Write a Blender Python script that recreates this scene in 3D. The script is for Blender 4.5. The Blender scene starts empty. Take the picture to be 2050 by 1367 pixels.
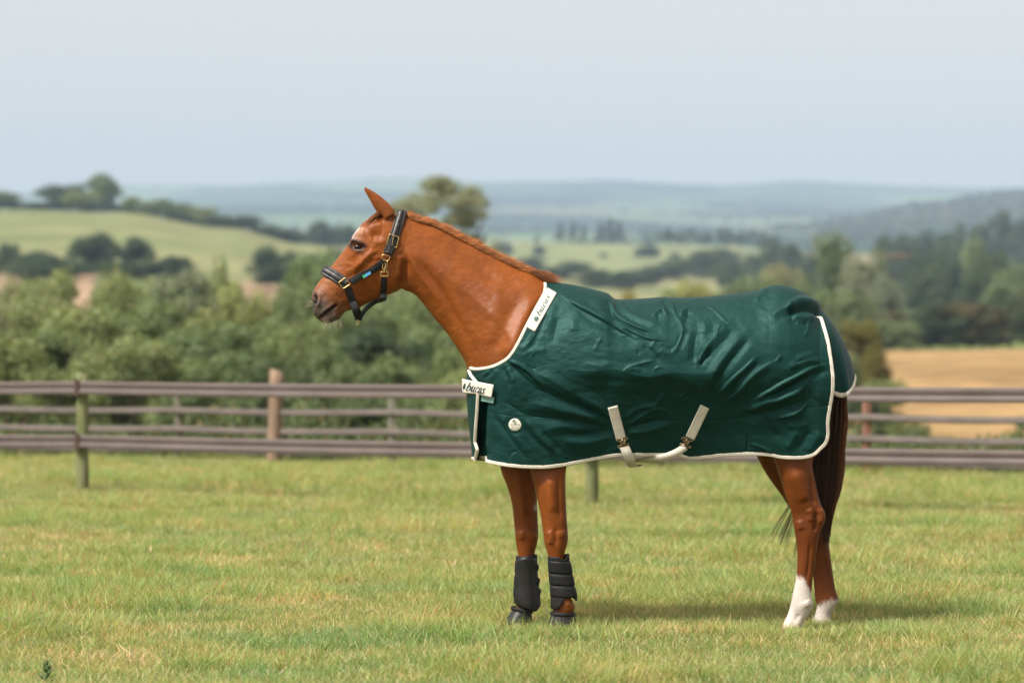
import bpy, bmesh, math, random
import numpy as np
from mathutils import Vector
from mathutils.bvhtree import BVHTree

scene = bpy.context.scene
col = scene.collection
F = 5694.0          # focal length in pixels of the 2050 px wide frame (100 mm lens)
HC = 1.312          # eye height of the camera
HOR = 720.0         # pixel row of the true horizon
Y0 = 13.9           # distance of the horse's middle plane

# ---------------------------------------------------------------- camera
cd = bpy.data.cameras.new('camera')
cam_ob = bpy.data.objects.new('camera', cd)
col.objects.link(cam_ob)
scene.camera = cam_ob
cd.sensor_width = 36.0
cd.lens = 100.0
cd.shift_y = (HOR - 683.5) / 2050.0
cam_ob.location = (0, 0, HC)
cam_ob.rotation_euler = (math.radians(90), 0, 0)
cd.clip_start = 0.1
cd.clip_end = 60000
cd.dof.use_dof = True
cd.dof.focus_distance = 13.66
cd.dof.aperture_fstop = 2.2

# ---------------------------------------------------------------- sky and sun
SUN = Vector((-0.50, -0.42, 0.93)).normalized()
SUN_EL = math.asin(SUN.z)
world = bpy.data.worlds.new('World')
scene.world = world
world.use_nodes = True
wn = world.node_tree
bg = wn.nodes['Background']
sky = wn.nodes.new('ShaderNodeTexSky')
sky.sky_type = 'NISHITA'
sky.sun_disc = False
sky.sun_elevation = SUN_EL
sky.sun_rotation = math.atan2(SUN.x, SUN.y)
sky.air_density = 1.0
sky.dust_density = 4.0
sky.ozone_density = 1.0
hsv = wn.nodes.new('ShaderNodeHueSaturation')
hsv.inputs['Saturation'].default_value = 0.12
wn.links.new(sky.outputs[0], hsv.inputs['Color'])
veil = wn.nodes.new('ShaderNodeMix'); veil.data_type = 'RGBA'; veil.blend_type = 'ADD'; veil.inputs[0].default_value = 1.0
wn.links.new(hsv.outputs[0], veil.inputs[6])
veil.inputs[7].default_value = (2.25, 1.78, 1.26, 1)      # thin, even veil of high cloud
wn.links.new(veil.outputs[2], bg.inputs[0])
bg.inputs[1].default_value = 0.105
sl = bpy.data.lights.new('sun', 'SUN')
sl.energy = 5.0
sl.angle = math.radians(9.0)
sl.color = (1.0, 0.93, 0.82)
sun = bpy.data.objects.new('sun', sl)
col.objects.link(sun)
sun.rotation_euler = SUN.to_track_quat('Z', 'Y').to_euler()
sun.location = (-20, -10, 40)
scene.view_settings.view_transform = 'Standard'
scene.view_settings.look = 'None'
scene.view_settings.exposure = 0.55
scene.view_settings.gamma = 1.0
scene.view_settings.use_curve_mapping = False
cy = scene.cycles
cy.use_denoising = True
cy.use_adaptive_sampling = True
cy.adaptive_threshold = 0.015
cy.max_bounces = 6
cy.diffuse_bounces = 2
cy.glossy_bounces = 2
cy.transmission_bounces = 3
cy.transparent_max_bounces = 4
cy.volume_bounces = 0
cy.caustics_reflective = False
cy.caustics_refractive = False

rng = np.random.default_rng(7)

# ---------------------------------------------------------------- helpers
def cam(px, py, Y):
    """pixel of the photograph at distance Y -> world point(s)"""
    px, py, Y = np.broadcast_arrays(np.asarray(px, float), np.asarray(py, float), np.asarray(Y, float))
    return np.stack([(px - 1025.0) / F * Y, Y, HC - (py - HOR) / F * Y], -1)

def proj(P):
    P = np.asarray(P, float)
    return np.stack([1025.0 + P[..., 0] / P[..., 1] * F, HOR - (P[..., 2] - HC) / P[..., 1] * F], -1)

def link(o, parent=None):
    col.objects.link(o)
    if parent is not None:
        o.parent = parent
    return o

def mesh(name, V, faces, mat=None, parent=None, smooth=True):
    me = bpy.data.meshes.new(name)
    V = np.asarray(V, float).reshape(-1, 3)
    me.from_pydata(V.tolist(), [], faces.tolist() if hasattr(faces, 'tolist') else faces)
    if smooth:
        me.polygons.foreach_set('use_smooth', [True] * len(me.polygons))
    if mat is not None:
        me.materials.append(mat)
    me.update()
    return link(bpy.data.objects.new(name, me), parent)

def fast_mesh(name, V, quads, mat=None, parent=None, smooth=False, face_col=None, vert_col=None, link_it=True):
    """quads: (n,4) or (n,3) int array"""
    V = np.asarray(V, np.float32).reshape(-1, 3); quads = np.asarray(quads, np.int32)
    n, k = quads.shape
    me = bpy.data.meshes.new(name)
    me.vertices.add(len(V)); me.vertices.foreach_set('co', V.ravel())
    me.loops.add(n * k); me.loops.foreach_set('vertex_index', quads.ravel())
    me.polygons.add(n); me.polygons.foreach_set('loop_start', np.arange(0, n * k, k, dtype=np.int32))
    me.polygons.foreach_set('loop_total', np.full(n, k, np.int32))
    me.polygons.foreach_set('use_smooth', np.full(n, smooth, bool))
    me.update(calc_edges=True)
    if face_col is not None:
        a = me.attributes.new('Col', 'FLOAT_COLOR', 'FACE')
        a.data.foreach_set('color', np.c_[face_col, np.ones(n)].astype(np.float32).ravel())
    if vert_col is not None:
        a = me.attributes.new('Col', 'FLOAT_COLOR', 'POINT')
        a.data.foreach_set('color', np.c_[vert_col, np.ones(len(V))].astype(np.float32).ravel())
    if mat is not None:
        me.materials.append(mat)
    o = bpy.data.objects.new(name, me)
    return link(o, parent) if link_it else o

def empty(name, loc=(0, 0, 0)):
    o = bpy.data.objects.new(name, None)
    o.location = loc
    o.empty_display_size = 0.1
    return link(o)

def tag(o, label=None, cat=None, group=None, kind=None):
    if label: o['label'] = label
    if cat: o['category'] = cat
    if group: o['group'] = group
    if kind: o['kind'] = kind
    return o

def keep(o, parent):
    """parent without moving (parent is an unrotated, unscaled empty)"""
    o.parent = parent
    o.matrix_parent_inverse.identity()
    o.location = Vector(o.location) - Vector(parent.location)
    return o

def keep_sub(o, part):
    """sub-part whose vertices are in world coordinates, like its part's"""
    o.parent = part; o.location = (0, 0, 0); return o

def cr(pts, n=None, closed=False, step=None):
    """Catmull-Rom through pts, resampled evenly by arc length"""
    P = np.asarray(pts, float)
    if closed:
        Q = np.vstack([P[-1], P, P[0], P[1]])
    else:
        Q = np.vstack([2 * P[0] - P[1], P, 2 * P[-1] - P[-2]])
    out = []
    t = np.linspace(0, 1, 24, endpoint=False)[:, None]
    for i in range(1, len(Q) - 2):
        a, b, c, d = Q[i - 1], Q[i], Q[i + 1], Q[i + 2]
        out.append(0.5 * ((2 * b) + (c - a) * t + (2 * a - 5 * b + 4 * c - d) * t**2 + (3 * b - a - 3 * c + d) * t**3))
    out.append(Q[-2][None])
    D = np.vstack(out)
    s = np.r_[0, np.cumsum(np.linalg.norm(np.diff(D, axis=0), axis=1))]
    if step: n = max(2, int(s[-1] / step) + 1)
    q = np.linspace(0, s[-1], n)
    return np.stack([np.interp(q, s, D[:, k]) for k in range(D.shape[1])], -1)

def grid_faces(nr, nc, closed=False, off=0):
    r = np.arange(nr - 1)[:, None]; c = np.arange(nc if closed else nc - 1)[None]
    c2 = (c + 1) % nc
    return np.stack([r * nc + c, r * nc + c2, (r + 1) * nc + c2, (r + 1) * nc + c], -1).reshape(-1, 4) + off

def tube(P, r, n=8, cap=True):
    """verts, faces of a tube along P (k,3) with radius r (scalar or k)"""
    P = np.asarray(P, float); k = len(P)
    r = np.broadcast_to(np.asarray(r, float), (k,))
    T = np.gradient(P, axis=0); T /= np.linalg.norm(T, axis=1)[:, None] + 1e-12
    ref = np.array([0, 0, 1.0]) if abs(T[0][2]) < 0.9 else np.array([1.0, 0, 0])
    V = []
    for i in range(k):
        a = ref - T[i] * ref.dot(T[i]); a /= np.linalg.norm(a) + 1e-12
        b = np.cross(T[i], a); ref = a
        th = np.linspace(0, 2 * np.pi, n, endpoint=False)
        V.append(P[i] + r[i] * (np.cos(th)[:, None] * a + np.sin(th)[:, None] * b))
    V = np.vstack(V)
    Fc = grid_faces(k, n, True).tolist()
    if cap:
        Fc.append(list(range(n))[::-1]); Fc.append([(k - 1) * n + i for i in range(n)])
    return V, Fc

class MB:
    def __init__(s): s.V = []; s.F = []; s.n = 0
    def add(s, V, Fc):
        V = np.asarray(V, float).reshape(-1, 3)
        s.V.append(V); s.F += [[i + s.n for i in f] for f in (Fc.tolist() if hasattr(Fc, 'tolist') else Fc)]
        s.n += len(V); return s
    def tube(s, P, r, n=8): return s.add(*tube(P, r, n))
    def box(s, c, h, R=None):
        q = np.array([[x, y, z] for x in (-1, 1) for y in (-1, 1) for z in (-1, 1)], float) * np.asarray(h, float)
        if R is not None: q = q @ np.asarray(R, float)
        return s.add(q + np.asarray(c, float), [[0, 1, 3, 2], [4, 6, 7, 5], [0, 4, 5, 1], [2, 3, 7, 6], [0, 2, 6, 4], [1, 5, 7, 3]])
    def build(s, name, mat, parent=None, smooth=True): return mesh(name, np.vstack(s.V), s.F, mat, parent, smooth)

def fbm2(x, y, seed=0, oct=4):
    """cheap value noise in numpy, roughly -1..1"""
    out = np.zeros(np.broadcast(x, y).shape); amp = 1.0; tot = 0
    for o in range(oct):
        r = np.random.default_rng(seed + o * 17); tab = r.uniform(-1, 1, (256, 256))
        xi = np.floor(x).astype(int); yi = np.floor(y).astype(int)
        fx = x - xi; fy = y - yi
        fx = fx * fx * (3 - 2 * fx); fy = fy * fy * (3 - 2 * fy)
        g = lambda a, b: tab[(a) % 256, (b) % 256]
        out += amp * ((g(xi, yi) * (1 - fx) + g(xi + 1, yi) * fx) * (1 - fy) + (g(xi, yi + 1) * (1 - fx) + g(xi + 1, yi + 1) * fx) * fy)
        tot += amp; amp *= 0.5; x = x * 2.03 + 11.3; y = y * 2.03 + 5.7
    return out / tot * 1.6

# ---------------------------------------------------------------- materials
def new_mat(name):
    m = bpy.data.materials.new(name); m.use_nodes = True
    nt = m.node_tree
    return m, nt, nt.nodes['Principled BSDF']

def N(nt, t, **kw):
    n = nt.nodes.new(t)
    for k, v in kw.items():
        if k in n.inputs.keys(): n.inputs[k].default_value = v
        else: setattr(n, k, v)
    return n

def ramp(nt, fac, stops):
    r = nt.nodes.new('ShaderNodeValToRGB')
    e = r.color_ramp.elements
    while len(e) < len(stops): e.new(0.5)
    for i, (p, c) in enumerate(stops):
        e[i].position = p; e[i].color = (*c, 1) if len(c) == 3 else c
    nt.links.new(fac, r.inputs[0])
    return r

def mixc(nt, fac, a, b, mode='MIX'):
    m = nt.nodes.new('ShaderNodeMix'); m.data_type = 'RGBA'; m.blend_type = mode
    for sock, v in ((m.inputs[0], fac), (m.inputs[6], a), (m.inputs[7], b)):
        if isinstance(v, bpy.types.NodeSocket): nt.links.new(v, sock)
        elif isinstance(v, (tuple, list)): sock.default_value = (*v, 1) if len(v) == 3 else v
        else: sock.default_value = v
    return m.outputs[2]

def simple_mat(name, c, rough=0.6, metal=0.0, spec=0.5, nscale=60, namp=0.25, bump=0.15, bscale=None):
    """colour with mottled variation and fine relief"""
    m, nt, b = new_mat(name)
    tc = N(nt, 'ShaderNodeTexCoord')
    no = N(nt, 'ShaderNodeTexNoise', Scale=nscale, Detail=4.0)
    nt.links.new(tc.outputs['Object'], no.inputs['Vector'])
    r = ramp(nt, no.outputs[0], [(0.3, tuple(x * (1 - namp) for x in c)), (0.7, tuple(min(1, x * (1 + namp)) for x in c))])
    nt.links.new(r.outputs[0], b.inputs['Base Color'])
    b.inputs['Roughness'].default_value = rough
    b.inputs['Metallic'].default_value = metal
    b.inputs['Specular IOR Level'].default_value = spec
    if bump:
        n2 = N(nt, 'ShaderNodeTexNoise', Scale=bscale or nscale * 6, Detail=3.0)
        nt.links.new(tc.outputs['Object'], n2.inputs['Vector'])
        bp = N(nt, 'ShaderNodeBump', Strength=bump, Distance=0.002)
        nt.links.new(n2.outputs[0], bp.inputs['Height'])
        nt.links.new(bp.outputs[0], b.inputs['Normal'])
    return m
# ================================================================ terrain
PXC = np.array([-1900, -300, 0, 250, 450, 620, 800, 1000, 1200, 1450, 1600, 1700, 1850, 2050, 2350, 3900], float)
def _row(*v): return np.array(v, float)
def zpy(py, Y): return HC - (py - HOR) * Y / F
TY = []; TZ = []
def trow(Y, z=None, py=None):
    TY.append(Y); TZ.append(np.full(len(PXC), z, float) if np.isscalar(z) else (z if z is not None else zpy(py, Y)))
trow(1, 0.0); trow(36, 0.0); trow(40, -0.25); trow(48, -0.9)
trow(70, _row(-1.3,-1.3,-1.3,-1.3,-1.3,-1.3,-1.3,-1.3,-1.3,-1.2,-1.15,-1.1,-1.1,-1.1,-1.1,-1.1))
trow(110, _row(-2.4,-2.4,-2.4,-2.4,-2.4,-2.4,-2.4,-2.4,-2.2,-1.6,-1.1,-.75,-.6,-.6,-.6,-.6))
trow(170, _row(-2,-2,-2,-2,-2,-2,-2,-2,-1.6,-.8,0,.5,.6,.65,.65,.65))
trow(280, py=_row(640,640,640,635,630,640,650,660,660,680,695,702,702,699,699,699))
trow(400, py=_row(575,575,575,572,590,600,620,630,640,645,660,672,676,680,680,680))
trow(520, py=_row(535,535,535,530,545,555,580,600,610,618,630,640,645,650,650,650))
trow(800, py=_row(418,418,418,424,455,490,520,560,575,585,595,600,600,600,600,600))
trow(900, py=_row(440,440,440,446,472,503,522,552,560,565,580,585,580,580,580,580))
trow(1200, py=_row(470,470,470,475,490,510,522,545,545,548,555,560,560,560,560,560))
trow(1600, py=_row(470,470,470,470,480,488,492,484,488,492,505,510,510,510,510,510))
trow(2000, py=_row(500,500,500,500,500,500,500,500,500,500,508,510,510,510,510,510))
trow(2700, py=_row(478,478,478,478,478,478,478,478,478,480,478,472,468,462,462,462))
trow(3400, py=_row(460,460,460,460,460,460,460,462,462,470,458,442,416,393,374,374))
trow(3900, py=_row(442,442,442,440,440,440,440,446,450,455,450,440,420,400,400,400))
trow(5500, py=_row(410,410,410,408,408,405,404,408,412,418,420,420,420,420,420,420))
trow(7500, py=_row(388,388,389,374,372,364,358,365,363,371,362,368,372,374,374,374))
trow(9500, py=_row(470,470,470,470,470,470,470,470,470,470,470,470,470,470,470,470))
TY = np.array(TY); TZ = np.array(TZ); LTY = np.log(TY)

def ground_z(X, Y):
    X, Y = np.broadcast_arrays(np.asarray(X, float), np.asarray(Y, float))
    px = 1025 + F * X / np.maximum(Y, 1.0)
    px = np.clip(px, PXC[0], PXC[-1])
    ly = np.clip(np.log(np.maximum(Y, 1)), LTY[0], LTY[-1])
    j = np.clip(np.searchsorted(PXC, px) - 1, 0, len(PXC) - 2)
    u = (px - PXC[j]) / (PXC[j + 1] - PXC[j]); u = u * u * (3 - 2 * u)
    i = np.clip(np.searchsorted(LTY, ly) - 1, 0, len(LTY) - 2)
    v = (ly - LTY[i]) / (LTY[i + 1] - LTY[i])
    v = np.where((Y > 36) & (Y < 300), v * v * (3 - 2 * v), v)
    z = (TZ[i, j] * (1 - u) + TZ[i, j + 1] * u) * (1 - v) + (TZ[i + 1, j] * (1 - u) + TZ[i + 1, j + 1] * u) * v
    far = np.clip((Y - 2000) / 4000, 0, 1)
    z = z + far * 9 * fbm2(X / 900, Y / 900, 3, 4)
    near = np.clip((38 - Y) / 6, 0, 1)
    calm = 1 - np.exp(-(((X - 1.0) / 1.6) ** 2 + ((Y - Y0) / 0.9) ** 2))
    return z + near * calm * (0.020 * fbm2(X / 1.9, Y / 1.9, 41, 2) + 0.012 * fbm2(X / .5, Y / .5, 42, 2))

# ---- ground materials
def ground_mat():
    m, nt, b = new_mat('paddock_soil')
    tc = N(nt, 'ShaderNodeTexCoord')
    a = N(nt, 'ShaderNodeTexNoise', Scale=0.9, Detail=6.0); nt.links.new(tc.outputs['Object'], a.inputs[0])
    c = N(nt, 'ShaderNodeTexNoise', Scale=22.0, Detail=5.0); nt.links.new(tc.outputs['Object'], c.inputs[0])
    r1 = ramp(nt, a.outputs[0], [(0.35, (0.14, 0.16, 0.06)), (0.5, (0.19, 0.19, 0.085)), (0.68, (0.25, 0.21, 0.12))])
    r2 = ramp(nt, c.outputs[0], [(0.35, (0.6, 0.57, 0.55)), (0.65, (1.0, 1.0, 1.0))])
    nt.links.new(mixc(nt, 1.0, r1.outputs[0], r2.outputs[0], 'MULTIPLY'), b.inputs['Base Color'])
    b.inputs['Roughness'].default_value = 0.95
    b.inputs['Specular IOR Level'].default_value = 0.1
    bp = N(nt, 'ShaderNodeBump', Strength=0.8, Distance=0.03)
    nt.links.new(c.outputs[0], bp.inputs['Height']); nt.links.new(bp.outputs[0], b.inputs['Normal'])
    return m

def land_mat(name, amp=0.25, scale=0.05, bump=0.0):
    m, nt, b = new_mat(name)
    at = N(nt, 'ShaderNodeAttribute', attribute_name='Col')
    tc = N(nt, 'ShaderNodeTexCoord')
    a = N(nt, 'ShaderNodeTexNoise', Scale=scale, Detail=8.0); nt.links.new(tc.outputs['Object'], a.inputs[0])
    r = ramp(nt, a.outputs[0], [(0.3, (1 - amp,) * 3), (0.7, (1 + amp,) * 3)])
    nt.links.new(mixc(nt, 1.0, at.outputs['Color'], r.outputs[0], 'MULTIPLY'), b.inputs['Base Color'])
    b.inputs['Roughness'].default_value = 1.0
    b.inputs['Specular IOR Level'].default_value = 0.0
    return m

def sheet(name, ys, pxs, mat, colf=None, dz=0.0):
    Yg, Pg = np.meshgrid(ys, pxs, indexing='ij')
    Xg = (Pg - 1025) / F * Yg
    Z = ground_z(Xg, Yg) + dz
    V = np.stack([Xg, Yg, Z], -1).reshape(-1, 3)
    vc = None if colf is None else colf(Xg, Yg, Pg, Z).reshape(-1, 3)
    return fast_mesh(name, V, grid_faces(len(ys), len(pxs))[:, ::-1], mat, None, True, vert_col=vc)

tag(sheet('ground', np.r_[np.linspace(4, 9, 8), np.linspace(9.2, 37.5, 330)], np.r_[np.linspace(-3600, -1000, 90), np.linspace(-990, 3040, 400), np.linspace(3060, 5700, 90)], ground_mat()),
    'short summer paddock turf under the horse', kind='structure')

def land_col(X, Y, P, Z):
    c = np.zeros(X.shape + (3,)); c[:] = (0.10, 0.13, 0.045)
    n = fbm2(X / 40, Y / 40, 5, 3); n2 = fbm2(X / 300 + 7, Y / 420, 6, 2)
    def put(mask, v): c[mask] = v
    put(Y < 60, (0.09, 0.10, 0.035))
    # pale hillside field behind the horse's nose side
    f = (Y > 470) & (Y < 812) & (P < 760)
    put(f, (0.142, 0.160, 0.074)); put(f & (n > 0.35), (0.160, 0.163, 0.080))
    tan = (P + 12 * n < 45) | (np.abs(P + 12 * n - 164) < 24) | (np.abs(P + 12 * n - 523) < 45)
    put((Y > 290) & (Y < 470) & (P < 640), (0.10, 0.12, 0.05)); put((Y > 290) & (Y < 455) & (P < 640) & tan, (0.26, 0.18, 0.12))
    # patchwork of the middle distance
    cell = np.floor(X / 160 + 0.6 * fbm2(X / 300, Y / 300, 9, 2)) * 7.3 + np.floor(np.log(np.maximum(Y, 1)) * 5.5 + 0.3 * fbm2(X / 200, Y / 200, 8, 2)) * 3.1
    h = np.mod(np.sin(cell * 12.9898) * 43758.5453, 1)
    far = (Y >= 820) | ((Y > 480) & (P >= 760))
    pal = np.array([(0.15, 0.17, 0.08), (0.11, 0.135, 0.06), (0.18, 0.175, 0.09), (0.08, 0.10, 0.05), (0.13, 0.16, 0.07), (0.20, 0.165, 0.10)])
    c[far] = pal[(h * 6).astype(int) % 6][far]
    put((Y > 480) & (Y < 1150) & (P > 1480), (0.10, 0.13, 0.05))
    put((Y > 1230) & (Y < 1640) & (P > 960) & (P < 1480), (0.165, 0.18, 0.085))
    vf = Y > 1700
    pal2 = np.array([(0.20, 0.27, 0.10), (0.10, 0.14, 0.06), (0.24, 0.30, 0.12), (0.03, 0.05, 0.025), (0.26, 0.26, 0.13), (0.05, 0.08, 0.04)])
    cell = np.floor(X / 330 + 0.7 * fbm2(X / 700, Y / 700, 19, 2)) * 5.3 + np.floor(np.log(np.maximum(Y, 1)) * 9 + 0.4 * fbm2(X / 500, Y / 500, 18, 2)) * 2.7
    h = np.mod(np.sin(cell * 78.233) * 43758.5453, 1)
    c[vf] = pal2[(h * 6).astype(int) % 6][vf] * np.interp(Y[vf], [1700, 4500], [.8, .5])[:, None] * np.array([.80, .88, 1.15])  # blue of the distant haze partly painted into the far fields
    put(vf & (Y < 3900) & (P > 1560) & (Z > zpy(432, 3100)), (0.06, 0.085, 0.05))
    c *= (1 + 0.12 * n)[..., None]
    return c
ys = np.r_[np.linspace(37.4, 60, 24), np.geomspace(61, 9500, 300)]
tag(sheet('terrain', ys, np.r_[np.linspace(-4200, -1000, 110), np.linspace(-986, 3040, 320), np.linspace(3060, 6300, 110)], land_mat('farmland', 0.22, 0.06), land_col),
    'rolling farmland of fields and valley slopes reaching to the far hills', kind='structure')

def stub_col(X, Y, P, Z):
    c = np.zeros(X.shape + (3,)); c[:] = (0.250, 0.166, 0.082)
    s = np.sin(Y * 0.16 - X * .10 + 2.0 * fbm2(X / 30, Y / 30, 21, 2)) + .6 * np.sin(X * 1.1 + .2 * Y); n = fbm2(X / 14, Y / 22, 22, 3)
    c *= (1 + 0.13 * s + 0.30 * n)[..., None]
    return c
tag(sheet('stubble_field', np.geomspace(56, 262, 120), np.linspace(1380, 5200, 240), land_mat('stubble', 0.3, 0.5), stub_col, 0.06),
    'golden cereal stubble field on the slope beyond the fence', kind='structure')
# ================================================================ horse
def seg_dist(P, line):
    """distance (px) of points P (n,2) to a polyline, and 0..1 position along it"""
    L = np.asarray(line, float)
    best = np.full(len(P), 1e9); par = np.zeros(len(P)); sgn = np.zeros(len(P))
    ln = np.linalg.norm(np.diff(L, axis=0), axis=1); tot = ln.sum(); acc = 0
    for a, b, l in zip(L[:-1], L[1:], ln):
        d = b - a
        t = np.clip(((P - a) @ d) / (l * l), 0, 1)
        q = a + t[:, None] * d
        dist = np.linalg.norm(P - q, axis=1)
        m = dist < best
        best[m] = dist[m]; par[m] = (acc + t[m] * l) / tot
        sgn[m] = np.sign((P[m] - a) @ np.array([-d[1], d[0]]))
        acc += l
    return best, par, sgn

def strokes_field(P, strokes):
    """sum of soft or sharp strokes. stroke = (points, radius px, height m, kind)"""
    out = np.zeros(len(P))
    for pts, r, h, kind in strokes:
        L = cr(pts, max(6, 3 * len(pts))) if len(pts) > 2 else np.asarray(pts, float)
        R = r * (4 if kind in 'st' else 3)
        lo = L.min(0) - R; hi = L.max(0) + R
        m = np.nonzero(((P >= lo) & (P <= hi)).all(1))[0]
        if len(m) == 0: continue
        d, t, s = seg_dist(P[m], L)
        if kind == 't': tt_ = 1 - d / (1.75 * r); f = .5 * (tt_ + np.sqrt(tt_ * tt_ + .012)) / 1.003
        elif kind == 'g': f = np.exp(-(d / r) ** 2)
        elif kind == 's': f = np.exp(-d / r)
        elif kind == 'e': f = np.exp(-(d / r) ** 2); t = np.full_like(t, .5)     # no end taper
        else:                                  # 'a': ridge with one steep side (right of the drawing direction)
            f = np.where(s > 0, np.exp(-(d / (0.26 * r)) ** 2), np.exp(-(d / r) ** 2))
        taper = np.clip(np.minimum(t, 1 - t) / 0.22, 0, 1); taper = 0.15 + 0.85 * taper * taper * (3 - 2 * taper)
        out[m] += h * f * taper
    return out

def loft_sag(stations, n=40, sub=7):
    """stations: (top px, bottom px, half width m, (m_top, m_mid, m_low)) -> closed tube in the side plane"""
    A = np.array([[*s[0], *s[1], s[2], *s[3]] for s in stations], float)
    Q = np.vstack([2 * A[0] - A[1], A, 2 * A[-1] - A[-2]])
    rows = []
    for i in range(1, len(Q) - 2):
        a, b, c, d = Q[i - 1], Q[i], Q[i + 1], Q[i + 2]
        for t in np.linspace(0, 1, sub, endpoint=False):
            rows.append(0.5 * ((2 * b) + (c - a) * t + (2 * a - 5 * b + 4 * c - d) * t**2 + (3 * b - a - 3 * c + d) * t**3))
    rows.append(Q[-2])
    th = np.linspace(0, 2 * np.pi, n, endpoint=False)
    V = []
    for r in rows:
        al = 0.5 - 0.5 * np.sign(np.cos(th)) * np.abs(np.cos(th)) ** 0.9
        m = np.interp(al, [0, .5, 1], r[5:8])
        lat = max(r[4], .002) * np.sin(th) * m
        px = r[0] + (r[2] - r[0]) * al; py = r[1] + (r[3] - r[1]) * al
        P = cam(px, py, Y0); P[:, 1] += lat
        V.append(P)
    k = len(V); V = np.vstack(V)
    Fc = grid_faces(k, n, True).tolist()
    V = np.vstack([V, V[:n].mean(0), V[-n:].mean(0)])
    for i in range(n):
        Fc.append([k * n, (i + 1) % n, i]); Fc.append([k * n + 1, (k - 1) * n + i, (k - 1) * n + (i + 1) % n])
    return V, Fc

def loft_leg(stations, dy, n=28, sub=6):
    A = np.array(stations, float)
    Q = np.vstack([2 * A[0] - A[1], A, 2 * A[-1] - A[-2]])
    rows = []
    for i in range(1, len(Q) - 2):
        a, b, c, d = Q[i - 1], Q[i], Q[i + 1], Q[i + 2]
        for t in np.linspace(0, 1, sub, endpoint=False):
            rows.append(0.5 * ((2 * b) + (c - a) * t + (2 * a - 5 * b + 4 * c - d) * t**2 + (3 * b - a - 3 * c + d) * t**3))
    rows.append(Q[-2])
    th = np.linspace(0, 2 * np.pi, n, endpoint=False)
    V = []
    for r in rows:
        c = (r[0] + r[1]) / 2; rx = (r[1] - r[0]) / 2
        P = cam(c + rx * np.cos(th), np.full(n, r[2]), Y0 + dy); P[:, 1] += r[3] * np.sin(th)
        V.append(P)
    k = len(V); V = np.vstack(V)
    Fc = grid_faces(k, n, True).tolist()
    V = np.vstack([V, V[:n].mean(0), V[-n:].mean(0)])
    for i in range(n):
        Fc.append([k * n, (i + 1) % n, i]); Fc.append([k * n + 1, (k - 1) * n + i, (k - 1) * n + (i + 1) % n])
    return V, Fc

E1 = (1, 1, 1)
HEAD = [((624, 592), (629, 633), .034, E1), ((628, 581), (642, 643), .053, (1, 1.08, .8)), ((637, 567), (660, 647), .056, (.95, 1.1, .75)),
        ((649, 551), (679, 640), .057, (.9, 1.05, .75)), ((661, 536), (692, 624), .055, (.9, 1.02, .75)), ((675, 518), (714, 619), .058, (.95, 1.0, .7)),
        ((690, 499), (737, 607), .070, (1.05, .97, .65)), ((702, 481), (758, 598), .090, (1.12, .92, .65)), ((713, 463), (779, 590), .099, (1.1, .88, .7)),
        ((730, 443), (798, 582), .098, (1.05, .88, .7)), ((752, 431), (808, 572), .088, E1), ((775, 426), (814, 560), .080, E1), ((806, 430), (824, 556), .064, E1)]
NECK = [((758, 446), (792, 548), .055, E1), ((790, 426), (806, 578), .070, (.8, 1.02, .8)), ((816, 430), (818, 584), .070, (.7, 1.05, .9)), ((842, 442), (832, 591), .074, (.62, 1.08, 1.05)),
        ((882, 455), (850, 612), .080, (.58, 1.08, 1.05)), ((922, 475), (872, 640), .088, (.58, 1.08, 1.05)), ((962, 497), (895, 668), .100, (.6, 1.08, 1.0)),
        ((1002, 519), (914, 696), .122, (.6, 1.08, 1)), ((1040, 538), (929, 722), .148, (.6, 1.08, 1)), ((1073, 551), (940, 752), .172, (.6, 1.08, 1)),
        ((1106, 572), (962, 815), .195, (.62, 1.1, 1)), ((1150, 586), (1010, 880), .225, (.7, 1.1, 1))]
TRUNK = [((1112, 576), (960, 790), .185, (.6, 1.1, 1)), ((1160, 590), (1030, 885), .210, (.7, 1.02, .9)), ((1190, 598), (1110, 895), .232, (.8, 1.0, .85)),
         ((1250, 612), (1215, 895), .25, (1, .95, .78)), ((1320, 614), (1320, 890), .255, (1, .93, .75)), ((1420, 614), (1440, 875), .255, (1, .93, .75)),
         ((1500, 608), (1530, 845), .255, (1, .95, .8)), ((1550, 600), (1585, 840), .245, E1), ((1600, 622), (1630, 825), .215, E1),
         ((1636, 660), (1645, 795), .15, E1), ((1650, 695), (1652, 760), .08, E1)]
NF = [(1045,1165,830,.06),(1052,1150,880,.055),(1061,1134,938,.058),(1070,1132.6,977,.066),(1080,1134,1020,.058),(1085.5,1136,1054,.052),(1088,1137.5,1073,.052),(1090,1136,1088,.048),(1097,1130,1111,.04),(1103,1131,1140,.032),(1107,1134,1170,.032),(1109,1140,1190,.036),(1112,1149,1207,.04),(1111,1151,1218,.038),(1108,1144,1229,.034),(1105,1145,1240,.038),(1102,1147,1261,.044)]
FF = [(1000,1120,830,.09),(998,1090,880,.08),(1002,1078,938,.072),(1014,1076,971,.066),(1024,1075.5,1005,.058),(1028.5,1077,1043,.052),(1031,1078,1070,.052),(1033,1075,1090,.046),(1037,1070,1110,.04),(1040,1069,1150,.032),(1038,1070,1185,.036),(1036,1076,1200,.042),(1034,1068,1214,.036),(1028,1061,1224,.036),(1020,1060,1236,.04),(1012,1060,1253,.044)]
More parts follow.
